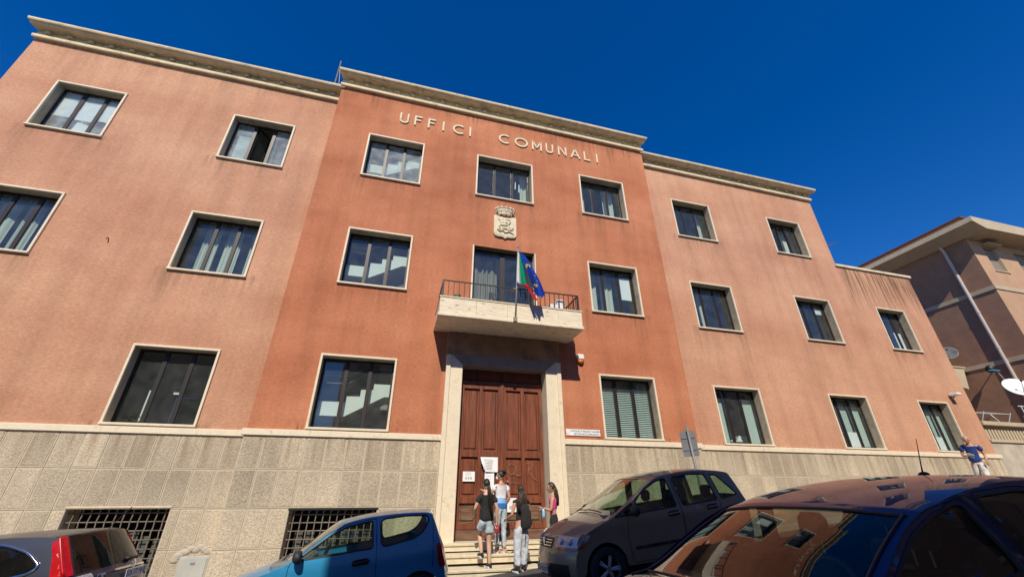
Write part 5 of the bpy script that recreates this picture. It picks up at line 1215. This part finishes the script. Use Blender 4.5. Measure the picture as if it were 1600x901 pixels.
# ------------------------------------------------------------------ people
def skin_mesh(J, E, root, sub=2):
    names = list(J); me = bpy.data.meshes.new('tmp'); me.from_pydata([J[n][0] for n in names], [(names.index(a), names.index(b)) for a, b in E], [])
    o = bpy.data.objects.new('tmp', me); COL.objects.link(o)
    sk = o.modifiers.new('s', 'SKIN'); sk.use_smooth_shade = True; sk.branch_smoothing = .4
    for i, n in enumerate(names):
        r = J[n][1]; me.skin_vertices[0].data[i].radius = r if isinstance(r, tuple) else (r, r); me.skin_vertices[0].data[i].use_root = (n == root)
    ss = o.modifiers.new('u', 'SUBSURF'); ss.levels = sub; ss.render_levels = sub
    dg = bpy.context.evaluated_depsgraph_get(); m2 = bpy.data.meshes.new_from_object(o.evaluated_get(dg))
    bpy.data.objects.remove(o)
    V = [v.co[:] for v in m2.vertices]; F = [tuple(p.vertices) for p in m2.polygons]; bpy.data.meshes.remove(m2)
    return V, F
def lerp(a, b, t): return tuple(x+(y-x)*t for x, y in zip(a, b))
def hand(q, w, d, side, mi=0, curl=.5, size=1.0):
    w = Vector(w); d = Vector(d).normalized(); up = Vector((0, 0, 1)) if abs(d.z) < .8 else Vector((0, 1, 0))
    sv = d.cross(up).normalized(); nv = sv.cross(d).normalized()
    S = .9*size
    q.tube([w, w+d*.03*S, w+d*.085*S], [.022*S, .034*S, .034*S], 8, mi, flat=.55)
    for k, (o_, l) in enumerate(((-.027, .066), (-.009, .075), (.009, .070), (.026, .055))):
        b = w+d*.08*S+sv*o_*S; p1 = b+d*l*.5*S-nv*.010*curl*S; p2 = p1+(d*.5-nv*curl).normalized()*l*.5*S
        q.tube([b, p1, p2], [.0095*S, .0085*S, .0065*S], 6, mi)
    b = w+d*.03*S-sv*side*.03*S; q.tube([b, b+(d*.7-sv*side*.8).normalized()*.035*S, b+(d*.9-sv*side*.5-nv*curl*.4).normalized()*.065*S], [.012*S, .010*S, .008*S], 6, mi)
m_skinA = pbr('skin_tan', (.50, .27, .18), .55, var=.06, scale=8)
m_skinB = pbr('skin_fair', (.58, .35, .25), .55, var=.06, scale=8)
m_hairD = pbr('hair_dark', (.014, .009, .007), .45, var=.4, scale=6, stretch=(14, 14, .7), bump=.5, bscale=6)
m_hairB = pbr('hair_brown', (.035, .018, .011), .45, var=.5, scale=6, stretch=(14, 14, .7), bump=.5, bscale=6)
def cm(name, col, r=.9, **k): return pbr(name, col, r, var=k.pop('var', .1), scale=k.pop('scale', 9), bump=k.pop('bump', .35), bscale=k.pop('bscale', 18), **k)
def person(loc, facing, h, skin, pose, label, group=None, head_turn=0, head_tilt=0):
    """pose: dict of joint overrides in a 1.65 m figure; faces local +y. Returns root, joints."""
    k = h/1.65
    J = dict(hipc=(0, 0, .90), waist=(0, .01, 1.03), chest=(0, .0, 1.22), neckb=(0, -.01, 1.36), neck=(0, .0, 1.43), headb=(0, .012, 1.47),
             hipL=(-.085, 0, .86), kneeL=(-.09, .02, .47), ankL=(-.09, -.02, .08), toeL=(-.10, .13, .035), heelL=(-.09, -.05, .04),
             hipR=(.085, 0, .86), kneeR=(.09, .02, .47), ankR=(.09, -.02, .08), toeR=(.10, .13, .035), heelR=(.09, -.05, .04),
             shL=(-.155, -.01, 1.335), elL=(-.21, -.03, 1.08), wrL=(-.21, .06, .86), shR=(.155, -.01, 1.335), elR=(.21, -.03, 1.08), wrR=(.21, .06, .86))
    J.update(pose); J = {a: tuple(c*k for c in b) for a, b in J.items()}
    root = tag(empty('person', loc, (0, 0, facing)), label, 'person', group)
    def T(a, b, t): return lerp(J[a], J[b], t)
    R_ = dict(hipc=(.135*k, .105*k), waist=(.108*k, .085*k), chest=(.128*k, .095*k), neckb=(.075*k, .06*k), neck=.048*k, headb=.05*k)
    S = {n: (J[n], R_[n]) for n in R_}
    E = [('hipc', 'waist'), ('waist', 'chest'), ('chest', 'neckb'), ('neckb', 'neck'), ('neck', 'headb')]
    for s_ in 'LR':
        S['hip'+s_] = (J['hip'+s_], .088*k); S['th'+s_] = (T('hip'+s_, 'knee'+s_, .45), .073*k); S['knee'+s_] = (J['knee'+s_], .052*k); S['ca'+s_] = (T('knee'+s_, 'ank'+s_, .35), .052*k); S['ank'+s_] = (J['ank'+s_], .034*k); S['toe'+s_] = (J['toe'+s_], .028*k)
        E += [('hipc', 'hip'+s_), ('hip'+s_, 'th'+s_), ('th'+s_, 'knee'+s_), ('knee'+s_, 'ca'+s_), ('ca'+s_, 'ank'+s_), ('ank'+s_, 'toe'+s_)]
        S['sh'+s_] = (J['sh'+s_], .052*k); S['ua'+s_] = (T('sh'+s_, 'el'+s_, .5), .043*k); S['el'+s_] = (J['el'+s_], .036*k); S['fa'+s_] = (T('el'+s_, 'wr'+s_, .3), .035*k); S['wr'+s_] = (J['wr'+s_], .024*k)
        E += [('neckb', 'sh'+s_), ('sh'+s_, 'ua'+s_), ('ua'+s_, 'el'+s_), ('el'+s_, 'fa'+s_), ('fa'+s_, 'wr'+s_)]
    V, F = skin_mesh(S, E, 'hipc')
    q = G().add(V, F)
    # head
    hc = Vector(J['headb'])+Vector((0, .022, .10))*k
    Rm = Matrix.Translation(hc) @ Matrix.Rotation(head_turn, 4, 'Z') @ Matrix.Rotation(head_tilt, 4, 'X')
    def shape(p, d):
        p = Vector(p)
        if d.z < -.1: p.x *= 1-.28*(-d.z); p.y += .012*k*(-d.z)
        if d.y > .55 and abs(d.x) < .5 and -.5 < d.z < .3: p.y += .010*k*(1-abs(d.x)/.5)
        return Rm @ p
    q.ell((0, 0, 0), (.073*k, .092*k, .115*k), 20, 16, 0, shape)
    q.ell((0, 0, 0), (1, 1, 1), 8, 6, 0, lambda p, d: Rm @ Vector((d.x*.012*k, .098*k+d.y*.020*k, -.012*k+d.z*.022*k)))
    for sx in (-1, 1):
        q.ell((0, 0, 0), (1, 1, 1), 8, 6, 0, lambda p, d, sx=sx: Rm @ Vector((sx*.073*k+d.x*.010*k, -.005*k+d.y*.020*k, -.01*k+d.z*.03*k)))
        q.ell((0, 0, 0), (1, 1, 1), 8, 6, 1, lambda p, d, sx=sx: Rm @ Vector((sx*.030*k+d.x*.013*k, .083*k+d.y*.008*k, .012*k+d.z*.007*k)))
        q.ell((0, 0, 0), (1, 1, 1), 6, 4, 2, lambda p, d, sx=sx: Rm @ Vector((sx*.030*k+d.x*.018*k, .086*k+d.y*.006*k, .032*k+d.z*.004*k)))
    q.ell((0, 0, 0), (1, 1, 1), 8, 6, 3, lambda p, d: Rm @ Vector((d.x*.024*k, .092*k+d.y*.008*k, -.058*k+d.z*.008*k)))
    for s_, sd in (('L', -1), ('R', 1)):
        hand(q, J['wr'+s_], Vector(J['wr'+s_])-Vector(J['el'+s_]), sd, 0, .7, k)
    b = q.out('body', [skin, m_black, m_hairD, pbr('lips', (.38, .13, .11), .5)], root, True)
    return root, J, Rm, k, T
def cloth_part(name, root, S, E, rt, m):
    V, F = skin_mesh(S, E, rt, 3); o = mk(name, (V, F), m, root, True); me = o.data
    ns = [v.normal.copy() for v in me.vertices]
    for v, n_ in zip(me.vertices, ns):
        c_ = v.co+Vector((root.location.x*3, 0, 0)); a = _mn.noise(Vector((c_.x*9, c_.y*9, c_.z*6)))+.6*_mn.noise(Vector((c_.x*22, c_.y*22, c_.z*14)))
        v.co = v.co+n_*.016*a
    me.update(); return o
def top_garment(root, J, T, k, m, sleeve=.55, hem=.92, loose=.018, name='shirt', flare=.0):
    g_ = loose*k
    S = dict(hem=((0+lerp(J['hipc'], J['waist'], 0)[0], J['hipc'][1], hem*k), ((.135+flare)*k+g_, (.105+flare)*k+g_)), waist=(J['waist'], (.115*k+g_, .092*k+g_)), chest=(J['chest'], (.130*k+g_, .097*k+g_)), nb=(lerp(J['chest'], J['neckb'], 1.06), (.080*k, .064*k)))
    E = [('hem', 'waist'), ('waist', 'chest'), ('chest', 'nb')]
    if sleeve:
        for s_ in 'LR':
            S['sh'+s_] = (J['sh'+s_], .060*k); e = T('sh'+s_, 'el'+s_, sleeve); S['sl'+s_] = (e, .056*k+g_*.5); E += [('nb', 'sh'+s_), ('sh'+s_, 'sl'+s_)]
    return cloth_part(name, root, S, E, 'chest', m)
def trousers(root, J, T, k, m, to=1.0, wide=.0, name='trousers', waist=.12):
    S = dict(w=((J['hipc'][0], J['hipc'][1], J['hipc'][2]+waist*k*.6), (.125*k, .098*k)), c=(J['hipc'], (.145*k, .115*k))); E = [('w', 'c')]
    for s_ in 'LR':
        S['h'+s_] = (J['hip'+s_], .098*k+wide*k*.5); E.append(('c', 'h'+s_)); prev = 'h'+s_
        segs_ = [('t', 'hip', 'knee', .5, .082), ('k', 'hip', 'knee', 1.0, .064), ('a', 'knee', 'ank', .5, .060), ('b', 'knee', 'ank', .95, .052)]
        for (n_, a_, b_, t_, r_) in segs_:
            tot = t_*.5 if a_ == 'hip' else .5+t_*.5
            if tot > to+.01: break
            S[n_+s_] = (T(a_+s_, b_+s_, t_), r_*k+wide*k); E.append((prev, n_+s_)); prev = n_+s_
        if to < .5 and ('k'+s_) not in S:
            S['e'+s_] = (T('hip'+s_, 'knee'+s_, to*2), .084*k+wide*k); E.append((prev, 'e'+s_))
    return cloth_part(name, root, S, E, 'c', m)
def shoes(root, J, k, m, sole, high=.0):
    for s_ in 'LR':
        a = Vector(J['ank'+s_]); t = Vector(J['toe'+s_]); d = (t-a); d.z = 0; d.normalize()
        z0 = a.z-.08*k
        sh = empty('shoe', (0, 0, 0), parent=root)
        base = a-d*.05*k; tip = a+d*.18*k
        pts = [Vector((base.x, base.y, z0+.045*k)), Vector((a.x, a.y, z0+.055*k)), Vector((a.x+d.x*.08*k, a.y+d.y*.08*k, z0+.042*k)), Vector((tip.x, tip.y, z0+.030*k))]
        q = G().tube(pts, [.034*k, .043*k, .044*k, .026*k], 10, flat=1.0); q.ell(pts[0], (.036*k, .036*k, .042*k), 10, 6); q.ell(pts[3], (.03*k, .03*k, .026*k), 10, 6)
        if high: q.tube([a-Vector((0, 0, .03*k)), a+Vector((0, 0, high*k))], [.043*k, .045*k], 10)
        q.out('upper', m, sh, True)
        G().tube([p*1.0+Vector((0, 0, z0+.014*k-p.z)) for p in (base-d*.01, a, a+d*.1*k, tip)], [.036*k, .043*k, .045*k, .028*k], 10, flat=1.0).out('sole', sole, sh, True).scale = (1, 1, 1)
def hair_cap(root, Rm, k, m, back=.0, extra=None, low=-.35):
    q = G()
    def f(p, d):
        r = (.081*k, .101*k, .122*k); y = d.y
        if d.y > .35 and d.z < .45: return Rm @ Vector((d.x*.06*k, d.y*.07*k, d.z*.09*k))
        if d.z < low: return Rm @ Vector((d.x*.05*k, d.y*.06*k-.01*k, max(d.z, low-.25)*.11*k))
        return Rm @ Vector((d.x*r[0], d.y*r[1]-.004*k, d.z*r[2]+.004*k))
    q.ell((0, 0, 0), (1, 1, 1), 22, 16, 0, f)
    if extra: extra(q)
    return q.out('hair', m, root, True)
def strands(q, pts0, spread, n, r, seed=1):
    rd = random.Random(seed)
    for i in range(n):
        a = rd.uniform(-1, 1); b = rd.uniform(-1, 1)
        q.tube([Vector(p)+Vector((a*spread*w_, b*spread*.45*w_, rd.uniform(-.01, .01))) for p, w_ in pts0], [r*(1.15 if j < len(pts0)-1 else .35) for j in range(len(pts0))], 6)
VG = 'visitors at the entrance door'
c_black = cm('cloth_black', (.018, .017, .018)); c_white = cm('cloth_white', (.72, .72, .74)); c_lblue = cm('cloth_light_blue', (.25, .46, .72)); c_blue = cm('cloth_bright_blue', (.03, .17, .55))
c_denim = cm('pale_denim', (.42, .50, .56)); c_grey = cm('grey_sweatpants', (.50, .53, .58), scale=14); c_pink = cm('cloth_pink', (.62, .05, .26)); c_navy = cm('polo_blue', (.018, .05, .22)); c_pale = cm('pale_trousers', (.62, .60, .56))
c_sole = cm('rubber_white', (.6, .6, .6)); c_red = cm('red_purse', (.40, .03, .04))
def wy(d): return -11.2+d
# girl in black t-shirt and denim shorts (back view, foot on the lowest step)
P, J, Rm, k, T = person((2.16, wy(10.06), .31), math.radians(10), 1.66, m_skinB, dict(kneeR=(.085, .04, .47), kneeL=(-.06, .22, .60), ankL=(-.05, .10, .26), toeL=(-.05, .25, .22), elL=(-.26, .02, 1.10), wrL=(-.20, .20, .98), elR=(.23, -.06, 1.09), wrR=(.235, -.02, .83)), 'person with long dark ponytail in black t-shirt and pale denim shorts', VG)
top_garment(P, J, T, k, c_black, .55, .80, .034, 't_shirt', .014); trousers(P, J, T, k, c_denim, .30, .022, 'shorts'); shoes(P, J, k, c_black, c_sole)
def ex(q):
    a = Rm @ Vector((0, -.11*k, .03*k)); strands(q, [(a, .2), (a+Vector((.005, -.04, -.1)), .8), (a+Vector((.02, -.05, -.3)), 1.0), (a+Vector((.05, -.06, -.52)), .9), (a+Vector((.09, -.06, -.72)), .4)], .042, 44, .007)
hair_cap(P, Rm, k, m_hairD, extra=ex)
G().cbox(-.055, .055, -.03, .03, -.12, .02, .02).out('purse', c_red, None) if False else None
pu = tag(empty('purse', (0, 0, 0)), 'red purse held by the person in the black t-shirt', 'purse'); pu.location = Vector((2.16, wy(10.06), .31))+Vector((.255, .05, .72)); autosmooth(G().cbox(-.055, .055, -.025, .025, -.10, .06, .02).out('pouch', c_red, pu), 50); G().tube([(-.03, 0, .06), (0, 0, .13), (.03, 0, .06)], .006, 5).out('strap', c_red, pu)
# person in white and blue t-shirt, looking left, mask
P, J, Rm, k, T = person((2.62, wy(10.60), .52), math.radians(18), 1.66, m_skinA, dict(kneeL=(-.08, .05, .47), elL=(-.25, .10, 1.14), wrL=(-.30, .30, 1.24), elR=(.20, -.06, 1.09), wrR=(.17, .10, .92)), 'person with hair tied up in white and blue banded t-shirt and pale jeans', VG, head_turn=math.radians(38))
ts = top_garment(P, J, T, k, c_white, .5, .80, .028, 't_shirt', .008)
ts.data.materials.append(c_lblue); ts.data.materials.append(c_blue)
for p in ts.data.polygons:
    z = sum(ts.data.vertices[i].co.z for i in p.vertices)/len(p.vertices)
    if abs(p.center.x) < .19*k: p.material_index = 2 if z < .99*k else (1 if z < 1.10*k else 0)
trousers(P, J, T, k, c_denim, 1.0, -.004, 'jeans'); shoes(P, J, k, cm('sandal_tan', (.45, .3, .2)), c_sole)
hair_cap(P, Rm, k, m_hairD, extra=lambda q: [q.ell(Rm @ Vector((dx*k, -.085*k+dy*k, .085*k+dz*k)), (.045*k, .045*k, .04*k), 10, 8) for dx, dy, dz in ((0, 0, 0), (.02, -.02, -.03), (-.02, -.015, .01))])
G().ell((0, 0, 0), (1, 1, 1), 12, 8, 0, lambda p, d: Rm @ Vector((d.x*.058*k, .075*k+d.y*.035*k, -.05*k+d.z*.045*k))).out('face_mask', c_white, P, True)
# person with black backpack and grey sweatpants (back view)
P, J, Rm, k, T = person((2.86, wy(9.72), gz(2.86)-.002), math.radians(6), 1.58, m_skinA, dict(kneeL=(-.10, .0, .47), ankL=(-.12, -.04, .08), toeL=(-.16, .10, .035), kneeR=(.09, .06, .48), ankR=(.08, .08, .08), toeR=(.10, .22, .035), elL=(-.235, -.02, 1.07), wrL=(-.27, .20, 1.0), elR=(.22, .05, 1.09), wrR=(.12, .22, 1.05)), 'person with long brown hair, black bag on the back and light grey sweatpants', VG)
top_garment(P, J, T, k, c_black, .12, .93, .012, 'top'); trousers(P, J, T, k, c_grey, 1.0, .022, 'sweatpants'); shoes(P, J, k, c_black, c_sole, .06)
def ex(q):
    a = Rm @ Vector((0, -.085*k, .04*k)); strands(q, [(a, .3), (a+Vector((0, -.025, -.12)), 1.0), (a+Vector((.0, -.04, -.28)), 1.25), (a+Vector((.01, -.055, -.46)), 1.4)], .085, 90, .008, 5)
hair_cap(P, Rm, k, m_hairB, extra=ex)
bg_ = tag(empty('backpack', (2.92, wy(9.72)-.145, gz(2.86)+1.0)), 'slack black drawstring bag on the back of the person in sweatpants', 'bag')
def bagf(p, d):
    w_ = 1+.25*max(0, -d.z); s_ = .16*n1(d.z*3+d.x*4+11); return Vector((d.x*.115*w_*(abs(d.x)**-.3 if abs(d.x) > .05 else 1)+.035*(-d.z)+.012*math.sin(d.z*9), d.y*(.05+.04*s_), d.z*.235*(abs(d.z)**-.3 if abs(d.z) > .05 else 1)+.05*d.x*(d.z < 0)+.03*s_))
autosmooth(G().ell((0, 0, 0), (1, 1, 1), 20, 14, 0, bagf).out('sack', c_black, bg_), 60)
G().tube([(-.13, .03, .25), (-.14, .12, .33), (-.12, .22, .2)], .008, 5).tube([(.10, .03, .27), (.05, .12, .34), (.03, .22, .2)], .008, 5).tube([(.0, .0, -.28), (-.03, -.01, -.42)], .008, 5).out('cord', c_black, bg_)
# person in pink top at the right jamb, in profile
P, J, Rm, k, T = person((3.73, wy(10.06), .31), math.radians(62), 1.60, m_skinA, dict(elL=(-.19, .03, 1.09), wrL=(-.10, .25, 1.14), elR=(.18, .02, 1.08), wrR=(.10, .24, 1.10)), 'person in pink cropped top and black patterned trousers with long hair by the jamb', VG)
top_garment(P, J, T, k, c_pink, .0, 1.13, .010, 'cropped_top'); tr = trousers(P, J, T, k, c_black, 1.0, .016, 'patterned_trousers', .26); shoes(P, J, k, c_black, c_sole)
rd = random.Random(2); q = G()
for i in range(46):
    s_ = rd.choice('LR'); t_ = rd.uniform(.05, 1.7); a_ = T('hip'+s_, 'knee'+s_, t_) if t_ < 1 else T('knee'+s_, 'ank'+s_, t_-1); an = rd.uniform(0, 6.28); rr_ = (.112-.03*min(t_, 1))*k
    p = Vector(a_)+Vector((rr_*math.cos(an), rr_*math.sin(an), 0)); tg = Vector((-math.sin(an), math.cos(an), 0))
    q.add([p-tg*.03-Vector((0, 0, .012)), p+tg*.03+Vector((0, 0, .004)), p+tg*.03+Vector((0, 0, .014)), p-tg*.03+Vector((0, 0, -.002))], [(0, 1, 2, 3)])
q.out('trouser_print', c_white, P)
def ex(q):
    a = Rm @ Vector((0, -.08*k, .05*k)); strands(q, [(a, .3), (a+Vector((.0, -.025, -.1)), 1.0), (a+Vector((0, -.05, -.26)), 1.1), (a+Vector((0, -.06, -.42)), .8)], .068, 80, .008, 8)
hair_cap(P, Rm, k, m_hairB, extra=ex)
bo = tag(empty('water_bottle', (3.48, wy(10.04), 1.30)), 'small blue plastic bottle held by the person in pink', 'bottle'); G().lathe([(0, -.1), (.034, -.1), (.036, -.02), (.033, .0), (.036, .05), (.02, .085), (.016, .09), (.016, .11), (0, .11)], 14).out('bottle_body', pbr('bottle_blue', (.25, .5, .75), .15, var=.1), bo, True); G().lathe([(0, .111), (.018, .111), (.018, .13), (0, .13)], 12).out('cap', c_blue, bo)
# man walking down from the right
P, J, Rm, k, T = person((17.55, -1.7, gz(17.55)+.01), math.radians(118), 1.72, m_skinA, dict(waist=(0, .03, 1.03), chest=(0, .07, 1.22), neckb=(0, .10, 1.36), neck=(0, .125, 1.395), headb=(0, .15, 1.42), shL=(-.17, .08, 1.335), shR=(.17, .08, 1.335), elL=(-.24, .02, 1.09), wrL=(-.22, .14, .92), elR=(.23, .07, 1.09), wrR=(.08, .28, 1.07), kneeL=(-.09, .16, .48), ankL=(-.09, .12, .10), toeL=(-.1, .27, .08), kneeR=(.09, -.02, .47), ankR=(.09, -.22, .12), toeR=(.1, -.10, .04)), 'bald person in blue polo shirt and pale trousers walking down from the right, holding papers', None, head_tilt=math.radians(-18))
top_garment(P, J, T, k, c_navy, .62, .86, .022, 'polo_shirt', .01); trousers(P, J, T, k, c_pale, 1.0, .012, 'trousers'); shoes(P, J, k, c_black, c_sole)
hair_cap(P, Rm, k, m_skinA, low=-.2) if False else None
G().tube([Rm @ Vector((x_*k, y_*k, -.02*k)) for x_, y_ in ((.074, -.01), (.065, -.055), (.0, -.094), (-.065, -.055), (-.074, -.01))], [.008*k, .022*k, .026*k, .022*k, .008*k], 8).out('hair', cm('hair_grey', (.25, .23, .21)), P, True)
pp_ = tag(empty('paper_sheets', (17.2, -1.83, gz(17.55)+1.13)), 'folded white papers in the hand of the bald person', 'paper'); o = G().box(-.11, .11, -.07, .07, -.004, .004).out('sheet', m_paper, pp_); o.rotation_euler = (.5, .3, .6)
